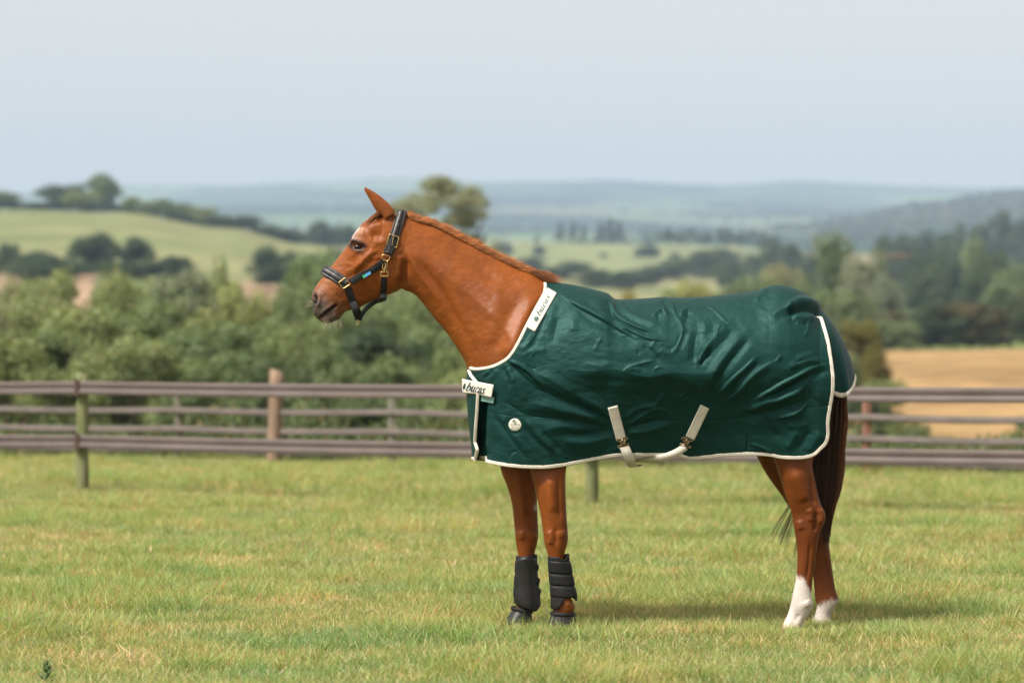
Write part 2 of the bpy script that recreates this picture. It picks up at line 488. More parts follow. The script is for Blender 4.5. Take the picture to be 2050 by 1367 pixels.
NH = [(1490,1650,820,.06),(1528,1636,870,.07),(1550,1627,921,.072),(1559,1630,949,.075),(1570,1637,985,.06),(1580,1645,1013,.048),(1585.5,1652,1031,.042),(1588,1648,1051,.042),(1592,1640,1072,.041),(1595.5,1636,1096,.037),(1595.5,1631.5,1129,.032),(1592.5,1627,1160,.032),(1586,1625,1192,.038),(1582,1628,1211,.041),(1577,1621,1228,.035),(1570,1610,1243,.038),(1558,1604,1270,.047)]
FH = [(1470,1640,820,.1),(1496,1635,870,.1),(1519,1632,922,.085),(1540,1634,958,.07),(1562,1642,988,.06),(1578,1655,1012,.048),(1590,1657,1030,.042),(1600,1655,1045,.042),(1612,1657,1072,.041),(1618,1661,1099,.037),(1626,1667,1144,.033),(1630,1673,1180,.036),(1632,1680,1201,.041),(1635,1673,1213,.038),(1632,1664,1228,.035),(1628,1664,1240,.038),(1622,1670,1262,.047)]
LDY = 0.135

hb = MB()
for S in (HEAD, NECK, TRUNK): hb.add(*loft_sag(S))
hb.add(*loft_leg(NF, -LDY)); hb.add(*loft_leg(FF, LDY)); hb.add(*loft_leg(NH, -LDY)); hb.add(*loft_leg(FH, LDY))
def ellipsoid(c, r, nu=24, nv=14):
    u = np.linspace(0, 2 * np.pi, nu, endpoint=False); v = np.linspace(0.001, np.pi - 0.001, nv)
    V = np.stack([np.outer(np.sin(v), np.cos(u)), np.outer(np.sin(v), np.sin(u)), np.outer(np.cos(v), np.ones(nu))], -1).reshape(-1, 3)
    Fc = grid_faces(nv, nu, True).tolist() + [list(range(nu))[::-1], [(nv - 1) * nu + i for i in range(nu)]]
    return V * np.asarray(r) + np.asarray(c), Fc
K = F / Y0
for s in (-1, 1):                      # jowls
    c = cam(772, 539, Y0); hb.add(*ellipsoid(c + (0, s * .022, 0), (39 / K, .058, 47 / K)))
# ears: a pointed cup each, opening forward
for s in (-1, 1):
    sx = 0 if s < 0 else -4
    cl = cr(np.array([(781, 436), (771, 420), (757, 403), (744, 389), (731, 376)]) + (sx, 0), 22)
    t = np.linspace(0, 1, 22); w = np.interp(t, [0, .2, .5, .78, 1], [13, 14.5, 11.5, 6, 1.3])
    T = np.gradient(cl, axis=0); T /= np.linalg.norm(T, axis=1)[:, None]; Nn = np.stack([-T[:, 1], T[:, 0]], -1)
    th = np.linspace(0, 2 * np.pi, 18, endpoint=False); V = []
    for i in range(22):
        q = cl[i] + Nn[i] * (w[i] * np.cos(th))[:, None]
        P = cam(q[:, 0], q[:, 1], Y0); P[:, 1] += s * (.050 + .012 * t[i]) + np.interp(t[i], [0, .5, 1], [.020, .015, .004]) * np.sin(th)
        V.append(P)
    V = np.vstack(V); Fc = grid_faces(22, 18, True).tolist() + [list(range(18))[::-1], [21 * 18 + i for i in range(18)]]
    hb.add(V, Fc)
tmp = hb.build('body_parts', None)
bm_ = bmesh.new(); bm_.from_mesh(tmp.data); bmesh.ops.recalc_face_normals(bm_, faces=bm_.faces); bm_.to_mesh(tmp.data); bm_.free()
md = tmp.modifiers.new('r', 'REMESH'); md.mode = 'VOXEL'; md.voxel_size = 0.0045; md.use_smooth_shade = True
dg = bpy.context.evaluated_depsgraph_get()
me = bpy.data.meshes.new_from_object(tmp.evaluated_get(dg))
bpy.data.objects.remove(tmp)
nv = len(me.vertices)
V = np.empty(nv * 3); me.vertices.foreach_get('co', V); V = V.reshape(-1, 3)
Ed = np.empty(len(me.edges) * 2, int); me.edges.foreach_get('vertices', Ed); Ed = Ed.reshape(-1, 2)
deg = np.bincount(Ed.ravel(), minlength=nv).astype(float)[:, None]
def lap(V):
    S = np.zeros_like(V)
    for k in range(3):
        S[:, k] = np.bincount(Ed[:, 0], V[Ed[:, 1], k], nv) + np.bincount(Ed[:, 1], V[Ed[:, 0], k], nv)
    return S / deg - V
pp = proj(V)
ear = ((pp[:, 1] < 424) & (pp[:, 0] < 786))[:, None]
for it in range(9):
    V = V + np.where(ear, 0.12, 0.55) * lap(V)
    V = V + np.where(ear, -0.10, -0.50) * lap(V) * (it % 2)
def normals_of(V):
    me.vertices.foreach_set('co', V.ravel()); me.update()
    n = np.empty(nv * 3); me.vertex_normals.foreach_get('vector', n); return n.reshape(-1, 3)

HS = [  # sculpted relief of head and neck, seen from the side (both sides alike)
    ([(702, 490), (708, 483), (719, 484.5), (730, 491.5)], 3.0, .0095, 'g'),          # upper lid
    ([(704, 500), (716, 504), (728, 500)], 2.8, .0016, 'g'),                      # lower lid
    ([(706, 493), (716, 494), (726, 495)], 3.3, -.0140, 'g'),                     # eye opening
    ([(700, 478), (716, 468), (733, 468)], 7, .0070, 'g'),                        # brow
    ([(742, 474), (755, 470), (766, 473)], 8, -.0085, 'g'),                       # hollow above the eye
    ([(735, 460), (750, 452), (768, 450)], 6, .0045, 'g'),
    ([(705, 545), (722, 526), (742, 508), (758, 500)], 5.5, .0065, 'g'),          # facial crest
    ([(700, 530), (712, 515), (725, 505)], 7, -.0040, 'g'),
    ([(690, 560), (712, 548), (728, 536)], 6, -.0045, 'g'),
    ([(726, 560), (731, 577), (742, 590)], 5, -.0050, 'g'),                       # front of the cheek
    ([(745, 525), (770, 516), (792, 508)], 10, .0040, 'g'),
    ([(816, 515), (813, 535), (808, 558), (801, 577)], 8, -.0085, 'g'),         # behind the jowl
    ([(803, 505), (801, 535), (797, 562)], 8, .0060, 'g'),
    ([(631, 590), (630, 602), (628, 613)], 3.6, -.0200, 'g'),                     # nostril
    ([(634, 586), (640, 594), (639, 605), (634, 614)], 3.4, .0065, 'g'),
    ([(624, 590), (622, 600), (623, 612)], 2.6, .0040, 'g'),
    ([(646, 588), (656, 598), (664, 610)], 7, -.0040, 'g'),
    ([(642, 637), (650, 629), (660, 621), (673, 612)], 2.6, -.0130, 'e'),         # mouth
    ([(640, 630), (650, 621), (664, 612)], 4.5, .0045, 'g'),
    ([(646, 642), (660, 637), (676, 628)], 6, .0075, 'g'),
    ([(682, 618), (690, 612), (704, 606)], 5, -.0035, 'g'),
    ([(757, 428), (762, 436), (768, 440)], 5, -.0060, 'g'),                       # ear root
    # neck
    ([(812, 488), (822, 515), (843, 550), (866, 580), (890, 615)], 8, .0085, 'g'),
    ([(824, 500), (834, 520), (860, 556), (896, 607), (930, 668), (944, 704)], 9, -.0120, 'g'),   # jugular groove
    ([(828, 600), (860, 636), (896, 680), (926, 720)], 9, .0060, 'g'),
    ([(850, 470), (910, 500), (960, 535), (1010, 570)], 18, -.0070, 'g'),
    ([(870, 520), (920, 555), (970, 600), (990, 650)], 22, .0080, 'g'),
    ([(1079, 580), (1062, 612), (1042, 655), (1022, 698), (1000, 722)], 15, .0190, 'g'),          # shoulder edge
    ([(1040, 590), (1018, 635), (1000, 680), (975, 715)], 14, -.0100, 'g'),
    ([(990, 560), (1000, 600), (985, 650)], 14, .0050, 'g'),
    ([(815, 442), (880, 468), (950, 506), (1030, 548)], 7, -.0035, 'g'),
    # veins and small muscles of the face
    ([(728, 520), (722, 532), (712, 543), (704, 556)], 1.8, .0022, 'g'), ([(712, 543), (702, 540), (692, 545)], 1.6, .0016, 'g'), ([(740, 505), (748, 494), (758, 488)], 2.2, .0020, 'g'),
    ([(735, 530), (748, 522), (766, 520)], 3, -.0025, 'g'), ([(745, 560), (760, 570), (775, 584)], 5, -.0025, 'g'), ([(668, 560), (676, 575), (690, 588)], 4, .0025, 'g'),
    ([(660, 575), (672, 590), (688, 600)], 4, -.0025, 'g'), ([(704, 590), (716, 600), (734, 600)], 4, .0025, 'g'), ([(745, 482), (760, 486), (776, 480)], 4, .0030, 'g'),
    # long soft muscle bands of the neck
    ([(850, 500), (890, 540), (925, 590), (945, 640)], 10, -.0022, 'g'), ([(905, 505), (950, 545), (985, 590)], 12, .0022, 'g'), ([(950, 520), (990, 560), (1020, 600)], 9, -.0022, 'g'),
    ([(900, 600), (930, 650), (950, 700)], 10, .0022, 'g'), ([(960, 640), (965, 680), (960, 715)], 9, -.0022, 'g'), ([(1010, 545), (1035, 575), (1045, 600)], 9, -.0022, 'g'),
]
LS = [  # relief of the legs: (strokes, which leg)
    ([(1100, 950), (1104, 990), (1108, 1030)], 8, .0050, 'g'), ([(1118, 945), (1119, 990), (1121, 1040)], 4, -.0040, 'g'),
    ([(1098, 1060), (1103, 1075), (1101, 1092)], 6, .0055, 'g'), ([(1122, 1062), (1126, 1076)], 7, .0040, 'g'),
    ([(1112, 1055), (1114, 1090)], 4, -.0035, 'g'), ([(1128, 1205), (1142, 1208)], 8, .0030, 'g'),
    ([(1035, 950), (1045, 1000), (1048, 1040)], 7, .0045, 'g'), ([(1060, 950), (1058, 1000), (1062, 1050)], 5, -.0045, 'g'),
    ([(1042, 1062), (1046, 1080)], 6, .0050, 'g'), ([(1066, 1062), (1070, 1080)], 5, .004, 'g'),
    ([(1590, 940), (1602, 980), (1612, 1008)], 12, .0060, 'g'), ([(1622, 950), (1626, 990), (1634, 1012)], 4, -.0060, 'g'),
    ([(1640, 1015), (1646, 1032), (1640, 1050)], 7, .0060, 'g'), ([(1618, 1016), (1624, 1030), (1622, 1046)], 7, .0065, 'g'),
    ([(1632, 1022), (1634, 1045), (1630, 1065)], 4, -.0075, 'g'), ([(1600, 1040), (1604, 1062)], 7, .0045, 'g'),
    ([(1622, 1085), (1619, 1130), (1614, 1165)], 3.5, -.0040, 'g'), ([(1612, 1202), (1618, 1214)], 7, .0055, 'g'),
    ([(1600, 1228), (1590, 1245)], 5, -.0030, 'g'), ([(1650, 1110), (1656, 1150), (1660, 1180)], 3.5, -.0040, 'g'),
]
Nn = normals_of(V); pp = proj(V)
up = pp[:, 1] < 800
side = np.clip(np.abs(Nn[:, 1]) * 1.6, 0, 1)
dsp = np.zeros(nv)
# mirror: project far-side vertices as if they were on the near side
Vm = V.copy(); Vm[:, 1] = Y0 - np.abs(V[:, 1] - Y0); pm = proj(Vm)
sideh = np.where(pp[:, 0] < 655, np.clip(side + .6, 0, 1), side)
dsp[up] = np.where(pm[up][:, 0] < 815, 1.25, .9) * strokes_field(pm[up], HS) * sideh[up]
leg = ~up & (pp[:, 1] > 925)
vis = leg & (Nn[:, 1] < 0)
dsp[vis] = 1.7 * strokes_field(pp[vis], LS) * side[vis]
# whole-body micro relief: muscle and vein irregularity
dsp += (0.0009 * fbm2(pm[:, 0] / 34, pm[:, 1] / 30, 31, 2) + .0007 * fbm2(pm[:, 0] / 8, pm[:, 1] / 6, 32, 2) * up) * side
V = V + Nn * dsp[:, None]
V = V + 0.3 * np.where(ear, .1, 1) * lap(V)
Nn = normals_of(V)

# ---- coat colours with some painted shade, kept per vertex
chest = np.array([.190, .0520, .0080]); dark = np.array([.082, .0205, .0038]); grey = np.array([.082, .067, .060]); white = np.array([.47, .42, .385])
C = np.tile(chest, (nv, 1))
pp = proj(V); X_, Y_ = pp[:, 0], pp[:, 1]
def blend(m, c):
    m = np.clip(m, 0, 1)[:, None]; C[:] = C * (1 - m) + np.asarray(c) * m
def sm(x, a, b): t = np.clip((x - a) / (b - a), 0, 1); return t * t * (3 - 2 * t)
n1 = fbm2(X_ / 60, Y_ / 60, 51, 3); n2 = fbm2(X_ / 9, Y_ / 9, 52, 3)
blend(0.35 * sm(n1, -.3, .8), dark)
hd = (X_ < 830) & (Y_ < 660)
blend(hd * .35 * sm(X_, 720, 650), (.20, .085, .038))
muz = sm(X_ * -0.62 + Y_ * 0.78 + 7 * n2, 42, 84) * hd * (X_ < 705)                # dark muzzle
blend(.93 * muz, grey)
d, _, _ = seg_dist(pm, [(631, 590), (630, 602), (628, 613)]); blend(hd * np.exp(-(d / 4.2) ** 2) * .97, (.010, .008, .007))  # shade inside the nostril put into the colour
d, _, _ = seg_dist(pm, [(641, 638), (650, 629), (660, 621), (673, 612)]); blend(hd * np.exp(-(d / 2.6) ** 2) * .95, (.010, .008, .007))  # shade of the mouth crease painted along its line
blend(hd * np.exp(-(((X_ - 648) / 8) ** 2 + ((Y_ - 640) / 6) ** 2)) * .55, (.33, .22, .17))
d, _, _ = seg_dist(pm, [(701, 492), (709, 483), (722, 486), (731, 493), (720, 500), (707, 497), (701, 492)])
blend(hd * np.exp(-(d / 5.2) ** 2) * .97, (.014, .009, .0075))
blend(hd * np.exp(-(((X_ - 724) / 11) ** 2 + ((Y_ - 506) / 5) ** 2)) * .40, (.07, .035, .02))
cen = 1.5 * np.exp(-((V[:, 1] - Y0) / .045) ** 2)                               # star on the forehead
blend(hd * cen * sm(n2 * 5 + Y_, 452, 458) * (1 - sm(n2 * 5 + Y_, 476, 482)) * (X_ < 728), white)
blend((Y_ < 445) * (X_ < 800) * .25, (.23, .075, .024))
nearside = V[:, 1] < Y0
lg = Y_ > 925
blend(lg * (.35 * sm(Y_, 940, 1080) + .40 * (X_ > 1400)), dark)  # legs darken downwards; hind legs also carry painted shade from the rug
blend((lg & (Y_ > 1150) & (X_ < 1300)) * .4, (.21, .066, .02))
n3 = fbm2(X_ / 2.2, Y_ / 9, 55, 3)
hindn = lg & nearside & (X_ > 1400); hindf = lg & ~nearside & (X_ > 1400)
blend(hindn * sm(Y_ - np.clip((X_ - 1608), 0, 30) * 2.0 + 7 * n3, 1147, 1161), white)
blend(hindf * sm(Y_ - np.clip((1668 - X_), -20, 60) * .25 + 6 * n3, 1193, 1208), white)
blend((lg & (X_ > 1400)) * sm(Y_, 1244, 1250), (.45, .38, .30))
blend((lg & ~nearside & (X_ < 1300)) * np.exp(-(((X_ - 1072) / 4) ** 2 + ((Y_ - 1016) / 7) ** 2) ** 2) * .9, (.34, .29, .25))   # chestnut on the inner fore leg
blend((lg & (X_ > 1400)) * np.exp(-(((X_ - 1655) / 3.5) ** 2 + ((Y_ - 1066) / 7) ** 2)) * .9, (.30, .26, .23))
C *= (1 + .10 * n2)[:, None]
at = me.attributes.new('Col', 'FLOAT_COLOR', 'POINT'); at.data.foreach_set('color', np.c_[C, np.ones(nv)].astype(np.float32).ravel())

def coat_mat():
    m, nt, b = new_mat('chestnut_coat')
    a = N(nt, 'ShaderNodeAttribute', attribute_name='Col')
    tc = N(nt, 'ShaderNodeTexCoord')
    mp = N(nt, 'ShaderNodeMapping'); mp.inputs['Scale'].default_value = (190, 190, 520); mp.inputs['Rotation'].default_value = (0, math.radians(35), 0)
    nt.links.new(tc.outputs['Object'], mp.inputs[0])
    no = N(nt, 'ShaderNodeTexNoise', Scale=1.0, Detail=4.0); nt.links.new(mp.outputs[0], no.inputs[0])
    r = ramp(nt, no.outputs[0], [(0.3, (.80, .77, .74)), (0.7, (1.17, 1.18, 1.2))])
    nt.links.new(mixc(nt, 1.0, a.outputs['Color'], r.outputs[0], 'MULTIPLY'), b.inputs['Base Color'])
    b.inputs['Roughness'].default_value = 0.42
    b.inputs['Specular IOR Level'].default_value = 0.19
    b.inputs['Sheen Weight'].default_value = 0.0
    b.inputs['Sheen Roughness'].default_value = 0.35
    b.inputs['Sheen Tint'].default_value = (1, .75, .55, 1)
    bp = N(nt, 'ShaderNodeBump', Strength=0.3, Distance=0.003)
    nt.links.new(no.outputs[0], bp.inputs['Height']); nt.links.new(bp.outputs[0], b.inputs['Normal'])
    return m
me.materials.clear(); me.materials.append(coat_mat())
me.polygons.foreach_set('use_smooth', np.ones(len(me.polygons), bool))
horse = empty('horse', (1.0, Y0, 0))
tag(horse, 'chestnut horse with a clipped mane and white hind socks standing side on', 'horse')
body = bpy.data.objects.new('body', me); link(body); keep(body, horse)
body_bvh = BVHTree.FromPolygons([tuple(v) for v in V], [tuple(p.vertices) for p in me.polygons])

def on_body(px, py, off=0.0):
    """point on the near side of the horse under pixel (px,py)"""
    o = Vector((0, 0, HC)); d = Vector(cam(px, py, 1.0)) - o
    h, n, _, _ = body_bvh.ray_cast(o, d.normalized())
    if h is None:
        return None, None
    return np.array(h) + np.array(n) * off, np.array(n)

# ---- eyes
eye_mat = simple_mat('eye_gloss', (.010, .006, .005), .06, 0, .6, bump=0)
p, n = on_body(716.5, 492.5)
yy = min(p[1], Y0 - .075)
for s in (-1, 1):
    c = np.array([p[0] + .001, Y0 + s * (Y0 - yy - .0105), p[2] - .004])
    Ve, Fe = ellipsoid(c, (.0180, .0165, .0110), 32, 20)
    e = mesh('eye', Ve, Fe, eye_mat); keep(e, horse)

# ---- hair
def strands(name, P, R, cols, mat, parent):
    """P (n,k,3) paths, R (n,k) radii, cols (n,3)"""
    n, k, _ = P.shape
    T = np.gradient(P, axis=1); T /= np.linalg.norm(T, axis=2)[..., None] + 1e-9
    ref = np.tile(np.array([.31, .93, .2]), (n, k, 1))
    A = np.cross(T, ref); A /= np.linalg.norm(A, axis=2)[..., None] + 1e-9
    B = np.cross(T, A)
    V = np.stack([P + R[..., None] * (math.cos(a) * A + math.sin(a) * B) for a in (0, 2.094, 4.189)], 2)   # n,k,3,3
    idx = np.arange(n * k * 3).reshape(n, k, 3)
    q = np.stack([idx[:, :-1, :], np.roll(idx[:, :-1, :], -1, 2), np.roll(idx[:, 1:, :], -1, 2), idx[:, 1:, :]], -1).reshape(-1, 4)
    vc = np.repeat(cols, k * 3, axis=0)
    o = fast_mesh(name, V.reshape(-1, 3), q, mat, None, True, vert_col=vc); o['kind'] = 'stuff'
    return keep(o, parent)

def hair_mat():
    m, nt, b = new_mat('horse_hair')
    a = N(nt, 'ShaderNodeAttribute', attribute_name='Col')
    nt.links.new(a.outputs['Color'], b.inputs['Base Color'])
    b.inputs['Roughness'].default_value = 0.42
    b.inputs['Specular IOR Level'].default_value = 0.5
    return m
hmat = hair_mat()
r_ = np.random.default_rng(3)
def tpar(k): return np.linspace(0, 1, k)
# mane: short, lying over the crest
CREST = cr([(812, 426), (829, 436), (867, 447), (902, 464), (946, 487), (990, 511), (1033, 531), (1071, 547), (1096, 560)], 400)
n = 7500; k = 6
u = r_.random(n); ci = (u * 399).astype(int); cp = CREST[ci]; 
tg = np.gradient(CREST, axis=0)[ci]; tg /= np.linalg.norm(tg, axis=1)[:, None]
below = r_.uniform(-1, 5.5, n)
root = cam(cp[:, 0] - tg[:, 1] * below * 0.6, cp[:, 1] + below, Y0); root[:, 1] += -np.interp(below, [-3, 0, 9], [-.012, .004, .026]) + r_.normal(0, .004, n)
L = (.022 + .024 * r_.random(n) ** 1.5) * (1 + .9 * np.clip((u - .93) / .07, 0, 1)) * (1 + .25 * fbm2(u * 60, u * 0, 61, 2))
clump = fbm2(u * 90, u * 0 + 3, 62, 2)
D0 = np.stack([.80 * tg[:, 0] + .12 * clump, np.where(below > 2, -.06, .10) + r_.normal(0, .10, n), .52 - .75 * tg[:, 1] + r_.normal(0, .22, n)], -1)
D0 /= np.linalg.norm(D0, axis=1)[:, None]
t = tpar(k)[None, :, None]
drop = np.stack([np.full(n, .25), .10 + r_.normal(0, .18, n), -.42 + r_.normal(0, .12, n)], -1)
P = root[:, None] + L[:, None, None] * (D0[:, None] * t + drop[:, None] * 0.55 * t**2)
R = (.0009 * (1 - .75 * tpar(k)))[None] * np.ones((n, 1))
cc = np.array([.33, .105, .024]) * r_.uniform(.45, 1.5, (n, 1)) * (1 + .55 * fbm2(u * 170, below * .25, 63, 2))[:, None].clip(.35, 1.7) + np.array([.05, .03, .01]) * r_.random((n, 1))
strands('mane', P, R, cc, hmat, horse)
# tuft of mane standing back over the withers
n = 700; q = r_.random(n)
root = cam(1060 + 30 * q, 541 + 17 * q + r_.uniform(-2, 5, n), Y0); root[:, 1] += r_.normal(-.006, .012, n)
end = cam(1088 + 20 * r_.random(n) + 8 * q, 548 + 16 * r_.random(n) + 4 * q, Y0); end[:, 1] += r_.normal(-.01, .016, n)
mid = (root + end) / 2; mid[:, 2] += .012 + .008 * r_.random(n)
t = tpar(7)[None, :, None]
P = root[:, None] * (1 - t)**2 + 2 * mid[:, None] * t * (1 - t) + end[:, None] * t**2
cc = np.array([.20, .066, .021]) * r_.uniform(.5, 1.5, (n, 1))
strands('mane_tuft', P, np.ones((n, 1)) * (.0011 * (1 - .8 * tpar(7)))[None], cc, hmat, horse)
# forelock
n = 800; q = r_.random(n)
root = cam(788 - 26 * q + r_.normal(0, 2, n), 420 + 4 * q + r_.normal(0, 1.5, n), Y0); root[:, 1] += r_.normal(0, .016, n)
end = cam(760 - 30 * q - 3 * r_.random(n), 428 + 20 * q ** 1.2 + 7 * r_.random(n), Y0); end[:, 1] += r_.normal(-.012, .034, n)
mid = (root + end) / 2; mid[:, 2] += .012 + .008 * r_.random(n)
P = root[:, None] * (1 - t)**2 + 2 * mid[:, None] * t * (1 - t) + end[:, None] * t**2
cc = np.array([.27, .098, .03]) * r_.uniform(.6, 1.4, (n, 1))
strands('forelock', P, np.ones((n, 1)) * (.0012 * (1 - .8 * tpar(7)))[None], cc, hmat, horse)
# tail
n = 2600; k = 12
side_ = r_.uniform(-1, 1, n); dep = r_.normal(0, .38, n).clip(-1, 1); ln = r_.random(n) ** .6
y = np.stack([np.interp(tpar(k), [0, 1], [715, yb]) for yb in 950 + 125 * ln + 20 * r_.random(n)])
cx = np.interp(y, [715, 780, 900, 960, 1010, 1080], [1668, 1674, 1662, 1659, 1657, 1655])
hw = np.interp(y, [715, 780, 850, 930, 980, 1020, 1080], [8, 22, 29, 30, 26, 15, 6])
x = cx + hw * (side_[:, None] * (1 - .0 * y)) + 2.2 * fbm2(side_[:, None] * 9 + 0 * y, y / 45, 71, 2)
P = cam(x, y, Y0); P[..., 1] += .05 * dep[:, None] * np.interp(y, [715, 850, 1080], [.6, 1, .6]) + .02
cc = np.array([.050, .019, .009]) * r_.uniform(.4, 1.4, (n, 1)); edge = (side_ > .60)[:, None]
cc = np.where(edge, np.array([.16, .056, .018]) * r_.uniform(.4, 1.4, (n, 1)), cc)
strands('tail', P, np.ones((n, 1)) * (.0015 * (1 - .6 * tpar(k)))[None], cc, hmat, horse)
n = 130; q = r_.random(n); g = np.floor(q * 4) / 4
e = np.stack([np.interp(g, [0, .25, .5, .75], [1547, 1562, 1572, 1592]) + r_.normal(0, 3, n), np.interp(g, [0, .25, .5, .75], [1078, 1088, 1100, 1115]) + r_.uniform(-25, 6, n)], -1)
pts = np.stack([np.stack([1655 + r_.normal(0, 5, n), np.full(n, 860.)], -1), np.stack([1630 + r_.normal(0, 4, n), np.full(n, 950.)], -1),
                np.stack([(e[:, 0] * .6 + 1625 * .4), np.full(n, 1012.)], -1), e], 1)
tt = tpar(k)[None, :, None]
bz = (1 - tt)**3 * pts[:, None, 0] + 3 * tt * (1 - tt)**2 * pts[:, None, 1] + 3 * tt**2 * (1 - tt) * pts[:, None, 2] + tt**3 * pts[:, None, 3]
P = cam(bz[..., 0], bz[..., 1], Y0 + .02); P[..., 1] += r_.normal(0, .01, (n, 1))
cc = np.array([.10, .040, .016]) * r_.uniform(.4, 1.4, (n, 1))
strands('tail_strands', P, np.ones((n, 1)) * (.0008 * (1 - .6 * tpar(k)))[None], cc, hmat, horse)
# whiskers on chin and lips
n = 70; q = r_.random(n)
bx = np.where(q < .25, 624 + 6 * r_.random(n), 646 + 36 * r_.random(n)); by = np.where(q < .25, 600 + 25 * r_.random(n), 641 + 4 * r_.random(n) - .12 * np.abs(bx - 662))
root = cam(bx, by, Y0); root[:, 1] += r_.normal(-.02, .02, n)
dx = np.where(q < .25, -14, 2) + r_.normal(0, 7, n); dyv = np.where(q < .25, 2, 16) + r_.normal(0, 5, n)
end = cam(bx + dx, by + dyv, Y0); end[:, 1] = root[:, 1] + r_.normal(0, .012, n)
P = root[:, None] * (1 - t) + end[:, None] * t; P[..., 0] += .006 * (t[..., 0] ** 2) * r_.normal(0, 1, (n, 1))
cc = np.array([.55, .46, .36]) * r_.uniform(.6, 1.2, (n, 1))
strands('whiskers', P, np.ones((n, 1)) * (.00038 * (1 - .6 * tpar(7)))[None], cc, hmat, horse)
# ================================================================ horse rug
NECKL = [(938, 738), (950, 741), (968, 740), (990, 735), (1008, 726), (1021, 716), (1034, 698), (1046, 675), (1057, 653), (1075, 619), (1090, 592), (1094, 578), (1094, 566)]
TOPL = [(1094, 566), (1103, 566), (1142, 571), (1172, 577), (1205, 585), (1216, 589), (1225, 597), (1236, 601), (1268, 600), (1300, 598), (1328, 596), (1345, 597), (1402, 596.5), (1456, 591), (1510, 584), (1535, 576), (1552, 572), (1570, 573), (1590, 578), (1612, 589), (1628, 604), (1640, 620)]
HEM = [(947, 918), (953, 920), (975, 926), (1000, 931), (1030, 935), (1060, 937), (1100, 936.5), (1150, 929), (1200, 919), (1240, 913), (1300, 912), (1350, 912), (1372, 917), (1388, 919), (1440, 914), (1495, 911), (1540, 913), (1560, 917), (1590, 919), (1615, 917), (1632, 911), (1645, 899)]
REAR = [(1640, 620), (1650, 648), (1659, 680), (1664, 708), (1668, 735), (1670, 760), (1669, 785), (1664, 815), (1660, 845), (1660, 870), (1655, 888), (1645, 899)]
FRONT = [(938, 738), (935, 760), (936, 800), (940, 850), (945, 890), (947, 918)]

def itp(x, pts): P = np.asarray(pts, float); return np.interp(x, P[:, 0], P[:, 1])
_tl = cr(TOPL, 500)
def ytop(px): return np.interp(px, np.r_[900, 1040, _tl[:, 0]], np.r_[500, 548, _tl[:, 1]])
def xfront(py): return itp(py, [(p[1], p[0]) for p in FRONT]) 
def xseam(py): return itp(py, [(737, 938), (750, 945), (766, 957), (800, 957), (850, 953), (890, 951), (908, 957), (925, 950)])

